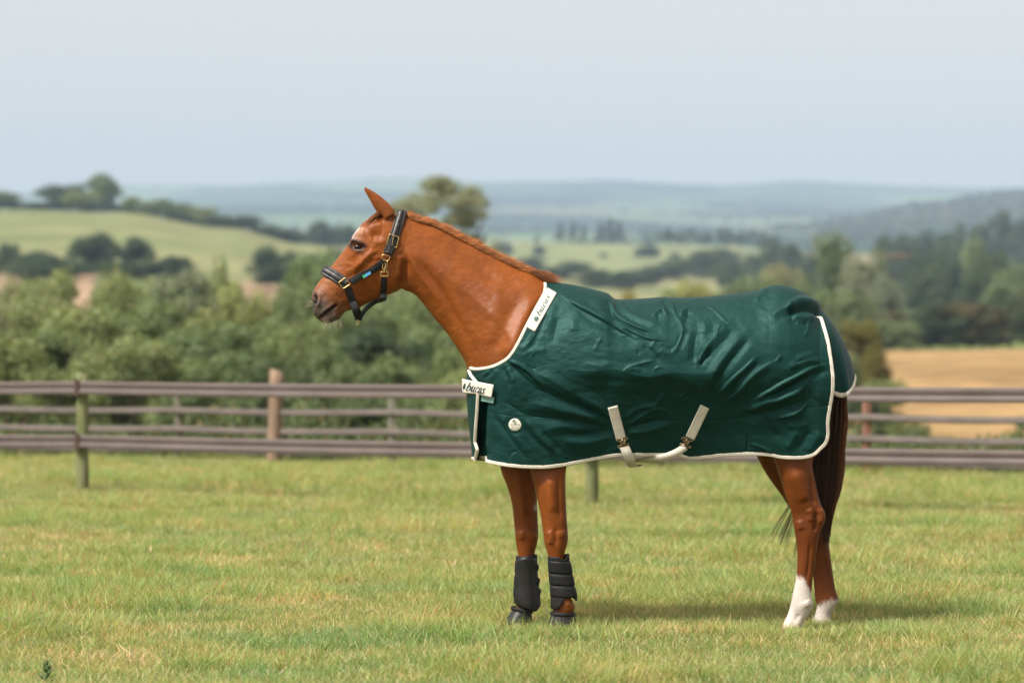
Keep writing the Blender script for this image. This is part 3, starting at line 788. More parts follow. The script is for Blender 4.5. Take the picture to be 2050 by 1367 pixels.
FOLDS = [  # (line, radius px, height m, kind): traced folds of the cloth
    # pleats running from the collar point over the shoulder
    ([(1018, 722), (1040, 733), (1062, 748), (1084, 772)], 5, .014, 'a'),
    ([(1016, 727), (1036, 741), (1056, 760), (1074, 776)], 4, -.010, 'g'),
    ([(1006, 733), (1015, 748), (1021, 765), (1019, 774)], 3.5, -.009, 's'),
    ([(1014, 735), (1024, 752), (1030, 768)], 5, .006, 'g'),
    ([(992, 738), (976, 752), (964, 768)], 4, -.006, 's'), ([(980, 742), (966, 754)], 4, .005, 'g'), ([(998, 738), (988, 752), (978, 770)], 5, .006, 'g'),
    ([(1062, 742), (1100, 758), (1140, 782), (1190, 806), (1222, 836)], 10, .012, 'g'),
    ([(1050, 770), (1085, 783), (1120, 799), (1190, 823), (1222, 846)], 8, -.013, 'g'),
    ([(1056, 806), (1090, 812), (1130, 822), (1190, 835), (1224, 850)], 8, .012, 'g'),
    ([(1035, 826), (1080, 835), (1130, 842), (1190, 850), (1226, 858)], 8, -.011, 'g'),
    ([(1010, 805), (1030, 815), (1048, 830)], 3, -.006, 's'),
    ([(1022, 745), (1040, 790), (1060, 800)], 14, .007, 'g'),
    # creases of the lower chest panel
    ([(985, 825), (1010, 858), (1035, 893), (1056, 922)], 5, -.0075, 'g'), ([(995, 822), (1020, 855), (1047, 890), (1062, 915)], 6, .005, 'g'),
    ([(1050, 836), (1066, 858), (1090, 884), (1112, 902)], 7, .010, 'g'), ([(1045, 842), (1062, 868), (1085, 892), (1100, 905)], 6, -.008, 'g'),
    ([(1086, 862), (1104, 884), (1124, 904)], 5, -.007, 'g'), ([(1090, 860), (1130, 852), (1180, 858)], 9, .008, 'g'),
    ([(1018, 918), (1024, 908), (1036, 902)], 3, -.004, 'g'), ([(1136, 916), (1134, 922)], 3, -.004, 'g'),
    ([(1120, 880), (1165, 886), (1200, 880), (1230, 870)], 10, .010, 'g'), ([(1125, 868), (1175, 870), (1228, 862)], 7, -.009, 'g'),
    # folds falling from the withers
    ([(1217, 589), (1221, 606), (1230, 630), (1250, 646), (1280, 659), (1308, 668)], 6, .013, 'a'),
    ([(1212, 598), (1214, 614), (1222, 634), (1244, 651)], 7, -.009, 'g'),
    ([(1236, 603), (1246, 616), (1262, 630), (1290, 643), (1325, 657)], 8, .009, 'g'),
    ([(1246, 606), (1256, 615), (1266, 622)], 5, -.009, 'g'),
    ([(1130, 598), (1160, 616), (1189, 630), (1233, 655), (1273, 677)], 8, .015, 'a'),
    ([(1150, 622), (1190, 645), (1235, 668), (1284, 692)], 8, -.011, 'g'),
    ([(1197, 622), (1242, 652), (1292, 677), (1330, 682)], 7, .009, 'a'),
    ([(1205, 640), (1240, 659), (1275, 672)], 4, -.006, 'g'),
    ([(1284, 690), (1310, 708), (1322, 726)], 6, -.007, 'g'), ([(1300, 690), (1322, 712)], 6, .005, 'g'),
    ([(1205, 676), (1196, 690), (1190, 704)], 3, .004, 'g'), ([(1246, 640), (1252, 636)], 3, .003, 'g'),
    ([(1312, 680), (1304, 698)], 3, .004, 'g'), ([(1280, 700), (1277, 712)], 4, -.004, 'g'),
    # crumples along the back
    ([(1330, 597), (1341, 609), (1350, 630)], 4, .010, 'a'), ([(1326, 600), (1335, 614), (1343, 630)], 4, -.006, 'g'),
    ([(1304, 634), (1316, 626), (1328, 620), (1336, 636)], 3.2, .008, 'g'), ([(1318, 630), (1318, 646)], 4, -.006, 'g'),
    ([(1363, 634), (1368, 624), (1376, 619)], 3.4, .009, 'g'), ([(1379, 624), (1374, 640), (1371, 650)], 4.5, -.008, 'g'),
    ([(1350, 628), (1365, 662), (1356, 692), (1341, 712)], 6, .008, 'a'), ([(1372, 664), (1364, 684), (1356, 702)], 6, -.008, 'g'),
    ([(1320, 700), (1334, 708), (1344, 706)], 3.5, .005, 'g'), ([(1322, 690), (1340, 698), (1352, 692)], 4, -.005, 'g'),
    ([(1420, 688), (1404, 710), (1394, 730)], 5, .012, 'a'), ([(1396, 660), (1390, 695), (1388, 730)], 7, -.012, 'g'),
    ([(1424, 706), (1410, 722), (1402, 734)], 4, -.007, 'g'), ([(1405, 640), (1412, 655), (1410, 672)], 8, .006, 'g'),
    ([(1385, 606), (1398, 600), (1412, 602)], 2.5, .003, 'g'), ([(1410, 612), (1428, 622), (1446, 640), (1458, 648)], 3, .004, 'a'),
    ([(1442, 650), (1436, 664), (1434, 676)], 3.5, .006, 'g'), ([(1462, 590), (1476, 602), (1486, 612)], 2.6, .003, 's'),
    ([(1284, 744), (1270, 738), (1255, 744)], 4, .005, 'g'), ([(1246, 746), (1258, 737), (1270, 731)], 3, .006, 'g'), ([(1310, 742), (1318, 735), (1326, 738)], 3, .006, 'g'),
    ([(1260, 735), (1290, 726), (1312, 722)], 4, .005, 'g'), ([(1160, 726), (1200, 732), (1230, 726)], 6, .005, 'g'),
    # long break where the cloth turns under
    ([(1120, 738), (1180, 743), (1225, 739), (1262, 748), (1300, 754), (1345, 746), (1400, 749), (1440, 742), (1480, 748)], 10, .009, 'g'),
    ([(1160, 756), (1215, 764), (1280, 762), (1330, 770), (1400, 762)], 11, -.005, 'g'),
    # rump
    ([(1539, 577), (1524, 590), (1508, 606)], 6, .010, 'a'), ([(1546, 586), (1536, 604), (1526, 622)], 9, -.005, 'g'),
    ([(1542, 640), (1556, 627), (1578, 618), (1595, 610)], 7, .013, 'g'),
    ([(1582, 626), (1602, 619), (1622, 620), (1640, 628)], 6.5, -.024, 'e'), ([(1580, 614), (1600, 604), (1622, 606), (1636, 614)], 7, .018, 'e'),
    ([(1585, 634), (1606, 638), (1632, 636)], 6, .012, 'g'), ([(1580, 640), (1596, 648)], 6, -.006, 'g'),
    ([(1619, 640), (1618, 655), (1610, 676)], 3, .006, 'g'), ([(1612, 640), (1612, 655)], 3, -.004, 'g'),
    # diagonal folds of the flank
    ([(1504, 672), (1478, 702), (1453, 735), (1426, 780)], 8, -.012, 'g'), ([(1492, 668), (1466, 698), (1440, 730), (1414, 772)], 9, .012, 'g'),
    ([(1512, 716), (1490, 738), (1464, 760), (1432, 792)], 8, .011, 'a'), ([(1472, 655), (1440, 690), (1402, 726)], 9, -.008, 'g'), ([(1458, 650), (1430, 680), (1400, 706)], 9, .008, 'g'),
    ([(1548, 724), (1512, 746), (1478, 780), (1450, 806)], 8, .012, 'a'), ([(1530, 722), (1500, 742), (1466, 775)], 7, -.010, 'g'),
    ([(1645, 731), (1622, 738), (1595, 752), (1566, 766), (1530, 786), (1500, 806)], 8, .016, 'a'),
    ([(1666, 742), (1632, 748), (1600, 764), (1570, 780), (1535, 800)], 7, -.014, 'g'),
    ([(1644, 728), (1625, 722), (1600, 727), (1575, 738)], 6, .010, 'g'), ([(1592, 720), (1608, 714), (1630, 708)], 5, .007, 'g'), ([(1590, 727), (1610, 720)], 4, -.006, 'g'),
    ([(1552, 726), (1560, 716), (1566, 712)], 4, .006, 'g'),
    # heavy fold low on the quarter
    ([(1490, 824), (1512, 815), (1532, 806), (1562, 799), (1594, 786), (1616, 768)], 9, .021, 'a'),
    ([(1480, 838), (1520, 830), (1560, 818), (1600, 806), (1622, 790)], 9, -.014, 'g'),
    ([(1535, 812), (1538, 821), (1534, 826)], 2.5, -.006, 'g'), ([(1500, 818), (1496, 830)], 3, -.004, 'g'),
    ([(1550, 838), (1575, 834), (1597, 826), (1620, 806)], 5, .010, 'a'), ([(1619, 768), (1617, 784), (1616, 798)], 2.6, .006, 'g'),
    ([(1529, 834), (1544, 856), (1562, 878)], 5, -.006, 'g'), ([(1500, 888), (1524, 896), (1548, 907)], 4, .006, 'a'), ([(1499, 872), (1496, 892), (1494, 911)], 3, -.006, 'g'),
    ([(1598, 862), (1586, 880), (1574, 900)], 7, .007, 'g'), ([(1642, 862), (1630, 884), (1616, 905)], 8, .009, 'g'), ([(1622, 860), (1608, 884), (1596, 902)], 6, -.006, 'g'),
    ([(1575, 850), (1600, 852), (1620, 846)], 6, .005, 'g'),
    # folds drawn in by the belly strap
    ([(1250, 844), (1266, 825), (1290, 814), (1312, 810), (1334, 781)], 5, .009, 'g'), ([(1254, 852), (1276, 838), (1296, 826), (1316, 818), (1340, 826)], 5, .010, 'a'),
    ([(1258, 838), (1276, 822), (1300, 820)], 4, -.006, 'g'), ([(1255, 866), (1290, 862), (1320, 854), (1346, 844)], 7, .012, 'g'), ([(1254, 858), (1290, 848), (1330, 838)], 5, -.009, 'g'),
    ([(1160, 800), (1200, 818), (1224, 840)], 6, .007, 'g'), ([(1160, 814), (1200, 832), (1224, 846)], 5, -.007, 'g'),
    ([(1352, 802), (1366, 792), (1378, 782)], 2.5, .004, 'g'), ([(1352, 806), (1368, 800), (1392, 798)], 2.5, .004, 'g'), ([(1375, 780), (1372, 790)], 3, .004, 'g'),
    ([(1330, 770), (1380, 764), (1420, 770)], 10, .006, 'g'), ([(1395, 770), (1406, 776), (1412, 790)], 6, .005, 'g'),
    # shoulder: slight verticals under the tag
    ([(1110, 605), (1100, 640), (1092, 672)], 8, .006, 'g'), ([(1120, 630), (1112, 660), (1106, 690)], 6, -.005, 'g'), ([(1100, 620), (1080, 660), (1060, 700)], 6, -.006, 'g'),
    ([(1082, 648), (1064, 680), (1040, 708)], 5, .006, 'g'), ([(1070, 705), (1062, 716)], 4, .003, 'g'), ([(1150, 640), (1146, 665)], 7, .004, 'g'),
    ([(1040, 716), (1064, 704), (1100, 700)], 5, .005, 'g'), ([(1052, 730), (1066, 738), (1076, 736)], 3.5, -.005, 'g'),
]
def rugD(px, py):
    """outward half width of the rug (m) at a pixel of the side view"""
    px = np.asarray(px, float); py = np.asarray(py, float)
    h = np.maximum(py - ytop(px), 0)
    W = np.interp(px, [930, 960, 1000, 1050, 1120, 1200, 1300, 1400, 1500, 1580, 1640, 1680], [.205, .215, .240, .265, .290, .312, .330, .338, .338, .325, .295, .27])
    H = np.interp(px, [930, 1000, 1095, 1160, 1230, 1400, 1540, 1640, 1680], [235, 215, 190, 170, 145, 148, 165, 150, 140])
    a = np.interp(px, [1000, 1100, 1230, 1400, 1540, 1640], [1.7, 1.75, 2.1, 2.0, 1.9, 2.1])
    s = np.clip(h / H, 0, 1)
    sh = (1 - (1 - s) ** a) ** (1 / np.minimum(a, 2.0))
    under = np.maximum(h - H, 0) / 410
    slope = np.interp(px, [940, 1030, 1100, 1200, 1300, 1430, 1560, 1660], [.05, .08, .14, .34, .46, .46, .26, .12])
    D = W * sh - slope * under * np.clip(under / .10, 0, 1) + np.interp(px, [1100, 1200, 1550, 1660], [.0, .06, .06, .0]) * np.clip(under - .30, 0, 1)
    q = np.clip((px - xfront(py)) / 85.0, 0, 1)
    D = D * np.sqrt(np.clip(1 - (1 - q) ** 2, 0, 1))
    return D

PATCH = [([(1062, 646), (1106, 572)], 17), ([(938, 772), (990, 783)], 18), ([(1031, 850), (1032, 850)], 15), ([(965, 797), (988, 801)], 9)]
def rug_delta(px, py):
    P = np.stack([np.ravel(px), np.ravel(py)], -1).astype(float)
    d = strokes_field(P, [(l, r * .8, h * 1.1, 's') if (k == 'g' and r <= 4.5) else (l, r, h, 't') if k == 'g' else (l, r, h, k) for l, r, h, k in FOLDS])
    x, y = P[:, 0], P[:, 1]
    # general softness of the cloth
    d += .0030 * fbm2((x + .7 * y) / 70, (y - .5 * x) / 30, 81, 3) * np.clip((y - ytop(x)) / 30, 0, 1)
    w = fbm2((x - .9 * y) / 34, (y + .3 * x) / 13, 82, 3)
    msk = np.clip(fbm2(x / 120, y / 90, 83, 2) + .35, 0, 1) * np.clip((y - ytop(x)) / 14, 0, 1)
    d += .0013 * (1 - np.abs(w)) ** 2 * msk
    w2 = fbm2((x + 1.3 * y) / 26, (y - .4 * x) / 9, 84, 2)
    d += .0005 * (1 - np.abs(w2)) ** 3 * np.clip(fbm2(x / 80 + 5, y / 70, 85, 2) + .2, 0, 1) * np.clip((y - ytop(x)) / 14, 0, 1)
    def facet(a_, b_, sd):                          # crumple: flat facets meeting in creases
        tab = np.random.default_rng(sd).uniform(-1, 1, (97, 97)); xi = np.floor(a_).astype(int); yi = np.floor(b_).astype(int); fx = a_ - xi; fy = b_ - yi
        g_ = lambda i, j: tab[i % 97, j % 97]
        lo = fx + fy < 1
        return np.where(lo, g_(xi, yi) * (1 - fx - fy) + g_(xi + 1, yi) * fx + g_(xi, yi + 1) * fy, g_(xi + 1, yi + 1) * (fx + fy - 1) + g_(xi + 1, yi) * (1 - fy) + g_(xi, yi + 1) * (1 - fx))
    wx = x + 9 * fbm2(x / 40, y / 40, 87, 2); wy = y + 9 * fbm2(x / 40 + 9, y / 40, 88, 2)
    top_ = np.clip((y - ytop(x)) / 20, 0, 1); zone = np.clip(.45 + .9 * fbm2(x / 110 + 3, y / 80, 89, 2), .1, 1)
    d += top_ * zone * (.0016 * facet((wx * .8 + wy * .6) / 34, (wy * .8 - wx * .6) / 22, 5) + .0008 * facet((wx * .5 - wy * .86) / 15, (wy * .5 + wx * .86) / 11, 6))
    for ln_, rr_ in PATCH:                          # sewn patches stiffen the cloth
        dd, _, _ = seg_dist(P, ln_); d *= .12 + .88 * np.clip((dd - rr_) / 8, 0, 1)
    # the near panel is drawn in behind the chest flap
    xs = xseam(y)
    d -= (.040 * np.clip((y - 785) / 25, 0, 1) + .010) * np.exp(-((x - xs - 2) / 15) ** 2) * np.clip((y - 738) / 12, 0, 1) * (x < 1040)
    # stitched seam along the lower side
    ysm = itp(x, [(935, 812), (965, 819), (990, 826), (1020, 832), (1050, 834), (1190, 839), (1300, 841), (1420, 841), (1480, 837), (1530, 826), (1660, 812)])
    d -= .0016 * np.exp(-((y - ysm) / 1.6) ** 2)
    return d.reshape(np.shape(px))

def rug_at(px, py, off=0.0, delta=None):
    px = np.asarray(px, float); py = np.asarray(py, float)
    b = lambda x, y: cam(x, y, Y0 - rugD(x, y))
    e = 1.0
    A = b(px, py)
    tx = b(px + e, py) - b(px - e, py); ty = b(px, py + e) - b(px, py - e)
    n = np.cross(tx, ty); n /= np.linalg.norm(n, axis=-1)[..., None] + 1e-12
    n = np.where((n[..., 1:2] > 0), -n, n)
    d = rug_delta(px, py) if delta is None else delta
    return A + n * (d + off)[..., None] if np.ndim(d) else A + n * (d + off)

NU, NV_ = 520, 330
tc_ = np.vstack([cr(NECKL, 200), cr(TOPL, 500)[1:]])
def resample(P, s):
    q = np.r_[0, np.cumsum(np.linalg.norm(np.diff(P, axis=0), axis=1))]; q /= q[-1]
    return np.stack([np.interp(s, q, P[:, 0]), np.interp(s, q, P[:, 1])], -1)
us = np.linspace(0, 1, NU) ; us = us - .035 * np.sin(np.pi * np.clip(us / .12, 0, 1)) * (us < .12) * 0 ; us = us ** 1.18
vs = np.linspace(0, 1, NV_) ** 1.45
T_ = resample(tc_, us); B_ = resample(cr(HEM, 500), us); L_ = resample(cr(FRONT, 200), vs); R_ = resample(cr(REAR, 200), vs)
u = us[:, None, None]; v = vs[None, :, None]
G = (1 - v) * T_[:, None] + v * B_[:, None] + (1 - u) * L_[None] + u * R_[None] - ((1 - u) * (1 - v) * T_[0] + u * (1 - v) * T_[-1] + (1 - u) * v * B_[0] + u * v * B_[-1])
Gx, Gy = G[..., 0], G[..., 1]
Pn = rug_at(Gx, Gy)
Pf = Pn[::2, ::2].copy(); Pf[..., 1] = 2 * Y0 - Pf[..., 1]
nf = Pf.shape[:2]
fa = grid_faces(NU, NV_); fb = grid_faces(*nf)[:, ::-1] + NU * NV_

def rug_mat():
    m, nt, b = new_mat('green_ripstop')
    uv = N(nt, 'ShaderNodeUVMap', uv_map='side')
    sep = N(nt, 'ShaderNodeSeparateXYZ'); nt.links.new(uv.outputs[0], sep.inputs[0])
    def lines(sock, period, sharp):
        a = N(nt, 'ShaderNodeMath', operation='MULTIPLY'); a.inputs[1].default_value = 2 * math.pi / period; nt.links.new(sock, a.inputs[0])
        s = N(nt, 'ShaderNodeMath', operation='SINE'); nt.links.new(a.outputs[0], s.inputs[0])
        p = N(nt, 'ShaderNodeMapRange'); p.inputs[1].default_value = sharp; p.inputs[2].default_value = 1; nt.links.new(s.outputs[0], p.inputs[0]); return p.outputs[0]
    lx = lines(sep.outputs[0], 6.0, .3); ly = lines(sep.outputs[1], 4.6, .0)
    mx = N(nt, 'ShaderNodeMath', operation='MAXIMUM'); nt.links.new(lx, mx.inputs[0]); nt.links.new(ly, mx.inputs[1])
    no = N(nt, 'ShaderNodeTexNoise', Scale=.03, Detail=5.0); nt.links.new(uv.outputs[0], no.inputs[0])
    r = ramp(nt, no.outputs[0], [(.3, (.0026, .0180, .0158)), (.7, (.0036, .0232, .0202))])
    c = mixc(nt, mx.outputs[0], r.outputs[0], (.0041, .0262, .0228))
    nt.links.new(c, b.inputs['Base Color'])
    b.inputs['Roughness'].default_value = .54; b.inputs['Specular IOR Level'].default_value = .26; b.inputs['Specular Tint'].default_value = (.42, .88, .84, 1)
    bp = N(nt, 'ShaderNodeBump', Strength=.25, Distance=.0006); nt.links.new(mx.outputs[0], bp.inputs['Height'])
    nt.links.new(bp.outputs[0], b.inputs['Normal'])
    return m
rug = empty('horse_rug', (1.0, Y0, 0))
tag(rug, 'dark green turnout rug with cream binding, draped over the chestnut horse', 'horse rug')
gmat = rug_mat()
allV = np.vstack([Pn.reshape(-1, 3), Pf.reshape(-1, 3)]); allF = np.vstack([fa[:, ::-1], fb[:, ::-1]])
ro = fast_mesh('rug_body', allV, allF, gmat, None, True)
uvl = ro.data.uv_layers.new(name='side')
pxy = np.vstack([G.reshape(-1, 2), G[::2, ::2].reshape(-1, 2)])
uvl.data.foreach_set('uv', pxy[allF.ravel()].astype(np.float32).ravel())
keep(ro, rug)
sd = ro.modifiers.new('thick', 'SOLIDIFY'); sd.thickness = .004; sd.offset = -1

cream = simple_mat('cream_binding', (.52, .48, .415), .75, 0, .25, 40, .08, .3, 900)
tagw = simple_mat('cream_webbing', (.56, .53, .47), .8, 0, .2, 30, .07, .25, 700)
def ribbon_px(line, w, side, off, mat, name, parent, closedlift=.0, n=None, mirror=False):
    """binding strip lying on the rug: line is its outer edge, the strip reaches w px inwards (side = +1/-1)"""
    L = cr(line, step=3.0)
    T = np.gradient(L, axis=0); T /= np.linalg.norm(T, axis=1)[:, None]
    Nn = np.stack([-T[:, 1], T[:, 0]], -1) * side
    prof = [(1.02, -.001), (1.0, .0028), (.55, .0042), (.5, .0034), (.45, .0042), (.08, .0040), (-.10, .0018), (-.14, -.003)]
    rows = []
    dl = np.max([rug_delta((L + Nn * w * f)[:, 0], (L + Nn * w * f)[:, 1]) for f in (0, .3, .6, 1)], axis=0)
    for f, o in prof:
        q = L + Nn * w * f
        rows.append(rug_at(q[:, 0], q[:, 1], off + o, dl))
    V = np.stack(rows, 1); k = len(L)
    if mirror: V = V.copy(); V[..., 1] = 2 * Y0 - V[..., 1]
    return keep(mesh(name, V.reshape(-1, 3), grid_faces(k, len(prof)).tolist(), mat), parent)
ribbon_px([p for p in NECKL], 5.6, -1, .001, cream, 'neck_binding', rug)
ribbon_px([p for p in NECKL], 5.6, -1, .001, cream, 'neck_binding', rug, mirror=True)
ribbon_px(HEM + REAR[::-1][1:-1] + [(1643, 629)], 6.6, -1, .001, cream, 'hem_binding', rug)
ribbon_px(HEM + REAR[::-1][1:-1] + [(1643, 629)], 6.6, -1, .001, cream, 'hem_binding', rug, mirror=True)
SEAM = [(939, 739), (943, 750), (950, 759), (957, 768), (958, 790), (956.5, 820), (954, 850), (952, 885), (957, 900), (957, 909), (952, 917), (947, 921)]
def front_flap():
    nvf = 90; yv = np.linspace(740, 920, nvf); tt = np.linspace(-1, 1, 44)
    rows = []
    for y_ in yv:
        xf = float(xfront(y_)); xs = float(np.interp(y_, [p[1] for p in SEAM[:9]] + [925], [p[0] for p in SEAM[:9]] + [951])) - 1.5
        far_w = 36.0
        x = np.where(tt > 0, xf + (xs - xf) * tt ** 2, xf + far_w * tt ** 2)
        D = rugD(x, np.full_like(x, y_)) + .016 * np.abs(tt) ** .5 + .006 * np.clip((y_ - 850) / 70, 0, 1)
        D += .004 * fbm2(tt * 1.5 + 5, np.full_like(tt, y_ / 40), 91, 2) * np.abs(tt)
        D = np.where(tt > 0, D, -D)
        P = cam(x - 1.2 * (1 - np.abs(tt)), y_, Y0 - D); rows.append(P)
    V = np.array(rows)
    o = fast_mesh('front_flap', V.reshape(-1, 3), grid_faces(nvf, 44), gmat, None, True)
    fl = grid_faces(nvf, 44); uvl = o.data.uv_layers.new(name='side'); uvl.data.foreach_set('uv', proj(V.reshape(-1, 3))[fl.ravel()].astype(np.float32).ravel())
    sdm = o.modifiers.new('t', 'SOLIDIFY'); sdm.thickness = .004; sdm.offset = 0
    keep(o, rug)
    E_ = V[:, -1]                                     # cream edge along the flap and its lower corner
    E_ = np.vstack([E_, cam(951, 921, E_[-1, 1] - .002)[None]])
    E_ = np.vstack([E_[:-6], E_[-6:]])
    T = np.gradient(E_, axis=0); T /= np.linalg.norm(T, axis=1)[:, None]
    S = np.cross(T, np.array([0, -1.0, 0])); S /= np.linalg.norm(S, axis=1)[:, None]
    out = np.array([0, -1.0, 0])
    V2 = np.stack([E_ + S * a + out * b for a, b in ((-.0085, .001), (-.0080, .005), (-.001, .0062), (0, .0054), (.001, .0062), (.0068, .005), (.0075, .001), (.006, -.003))], 1)
    keep(mesh('front_binding', V2.reshape(-1, 3), grid_faces(len(E_), 8).tolist(), cream), rug)
    B_ = V[-1]; dz = np.array([0, 0, 1.0]); cen = cam(985, 920, Y0)
    outv = B_ - cen; outv[:, 2] = 0; outv /= np.linalg.norm(outv, axis=1)[:, None]
    V3 = np.stack([B_ + dz * a + outv * b for a, b in ((.014, .001), (.0135, .005), (.006, .006), (-.003, .005), (-.004, -.002))], 1)
    keep(mesh('flap_hem', V3.reshape(-1, 3), grid_faces(44, 5).tolist(), cream), rug)
front_flap()

# ---- stitched seam along the lower side
Ls = cr([(968, 820), (990, 826), (1020, 832), (1050, 834), (1120, 836), (1190, 839), (1300, 841), (1420, 841), (1480, 837), (1530, 826), (1600, 818), (1655, 812)], 420)
Ps = rug_at(Ls[:, 0], Ls[:, 1], .0010)
keep(mesh('side_seam', *tube(Ps, .0009, 5), simple_mat('seam_thread', (.020, .075, .058), .7, bump=0)), rug)
# ---- tail flap
FB = cr([(1634, 610), (1648, 625), (1662, 641), (1676, 661), (1690, 688), (1701, 714), (1707, 735), (1712, 757)], 60)
FS = cr([(1630, 628), (1644, 655), (1655, 690), (1661, 720), (1664, 750), (1666, 788)], 60)
na = 30; rows = []
for i in range(60):
    t = i / 59
    a = np.linspace(0, np.pi / 2, na)
    sag = 8 * np.sin(np.pi * np.clip((t - .55) / .9, 0, 1)) * np.sin(2 * a) * t
    x = FS[i, 0] + (FB[i, 0] - FS[i, 0]) * np.cos(a)
    y = FB[i, 1] + (FS[i, 1] - FB[i, 1]) * np.sin(a) ** 1.3 + sag + 6 * t**6 * np.sin(a * 2)
    Wf = np.interp(t, [0, .3, 1], [.10, .19, .215])
    D = Wf * np.sin(a) ** .62 + .004 * np.sin(a * 7 + 2 * t) * t + .016 * t * np.maximum(0, 1 - np.abs(a - .50 - .30 * t) / .22) - .012 * t * np.maximum(0, 1 - np.abs(a - .95 - .2 * t) / .25)
    rows.append(cam(x, y, Y0 - D))
V = np.array(rows); Vf2 = V.copy(); Vf2[..., 1] = 2 * Y0 - V[..., 1]
fg = grid_faces(60, na)
fo = fast_mesh('tail_flap', np.vstack([V.reshape(-1, 3), Vf2.reshape(-1, 3)]), np.vstack([fg, fg[:, ::-1] + 60 * na]), gmat, None, True)
uvl = fo.data.uv_layers.new(name='side'); pv = proj(np.vstack([V.reshape(-1, 3), Vf2.reshape(-1, 3)])); fl = np.vstack([fg, fg[:, ::-1] + 60 * na])
uvl.data.foreach_set('uv', pv[fl.ravel()].astype(np.float32).ravel()); keep(fo, rug)
sd = fo.modifiers.new('thick', 'SOLIDIFY'); sd.thickness = .004; sd.offset = 0
for s in (1, -1):                                # binding of the flap's lower edge
    E_ = V[-1].copy(); I_ = V[-4].copy()
    if s < 0: E_[:, 1] = 2 * Y0 - E_[:, 1]; I_[:, 1] = 2 * Y0 - I_[:, 1]
    cen = np.array([cam(1655, 740, Y0)]); out = (E_ - cen); out[:, 2] = 0; out /= np.linalg.norm(out, axis=1)[:, None]
    dn = (E_ - I_); dn /= np.linalg.norm(dn, axis=1)[:, None]
    w = .021
    rr = [E_ - dn * w + out * .003, E_ - dn * w * .95 + out * .007, E_ - dn * w * .5 + out * .008, E_ + out * .007, E_ + dn * .003, E_ - out * .005]
    S = np.stack(rr, 1); keep(mesh('flap_binding', S.reshape(-1, 3), grid_faces(na, 6).tolist(), cream), rug)

# ---- lettering: pen strokes with a slanted broad nib
GL = {
 'b': ([[(.02, 1.5), (.12, 1.55), (.10, 1.0), (.05, .45), (.08, .12), (.25, .0), (.45, .12), (.56, .42), (.52, .78), (.38, .92), (.22, .84), (.09, .58)]], .66),
 'u': ([[(0, .84), (.10, .96), (.13, .7), (.10, .28), (.18, .02), (.34, .06), (.5, .36)], [(.54, .96), (.51, .5), (.52, .12), (.60, .0), (.70, .12)]], .76),
 'c': ([[(.52, .72), (.50, .90), (.36, .96), (.18, .82), (.08, .48), (.14, .14), (.30, .0), (.46, .08), (.56, .24)]], .62),
 'a': ([[(.50, .82), (.36, .95), (.18, .82), (.07, .46), (.12, .10), (.24, .02), (.40, .22), (.52, .62)], [(.56, .95), (.52, .5), (.52, .12), (.60, .0), (.70, .12)]], .76),
 's': ([[(.48, .76), (.42, .94), (.26, .96), (.15, .80), (.22, .60), (.38, .42), (.42, .20), (.30, .02), (.14, .02), (.05, .20)]], .54)}
SHAM = [(0, .30, .20), (-.22, .02, .20), (.22, .02, .20)]
def word_polys(word, slant=.22, bold=.115):
    """list of (vertex array, faces) in letter units; x to the right, y up"""
    out = []; x0 = 0
    for ch in word:
        strk, adv = GL[ch]
        for s in strk:
            L = cr(s, 22); T = np.gradient(L, axis=0); T /= np.linalg.norm(T, axis=1)[:, None]
            w = bold * (.30 + .75 * np.abs(T[:, 1] * .9 + T[:, 0] * -.35))
            Nn = np.stack([-T[:, 1], T[:, 0]], -1)
            A = L + Nn * w[:, None]; B = L - Nn * w[:, None]
            V = np.stack([A, B], 1).reshape(-1, 2); V[:, 0] += x0 + slant * V[:, 1]
            out.append((V, grid_faces(22, 2).tolist()))
        x0 += adv + .06
    return out, x0
def shamrock(cx, cy, s):
    out = []
    for a in (90, 210, 330):
        for d in (-24, 24):
            a1 = math.radians(a + d); c = np.array([math.cos(a1), math.sin(a1)]) * .36
            th = np.linspace(0, 2 * np.pi, 16, endpoint=False)
            e = np.stack([np.cos(th), np.sin(th)], -1) * .23 + c
            out.append((e * s + (cx, cy), [list(range(16))]))
        a1 = math.radians(a); tri = np.array([(0, 0), (math.cos(a1 - .5) * .42, math.sin(a1 - .5) * .42), (math.cos(a1 + .5) * .42, math.sin(a1 + .5) * .42)])
        out.append((tri * s + (cx, cy), [[0, 1, 2]]))
    st = np.array([(-.04, -.05), (.04, -.05), (.2, -.8), (.08, -.8)]); out.append((st * s + (cx, cy), [[0, 1, 2, 3]]))
    return out
ink = simple_mat('print_green', (.045, .10, .09), .7, 0, .2, bump=0)
inkd = simple_mat('print_dark', (.012, .035, .035), .7, 0, .2, bump=0)

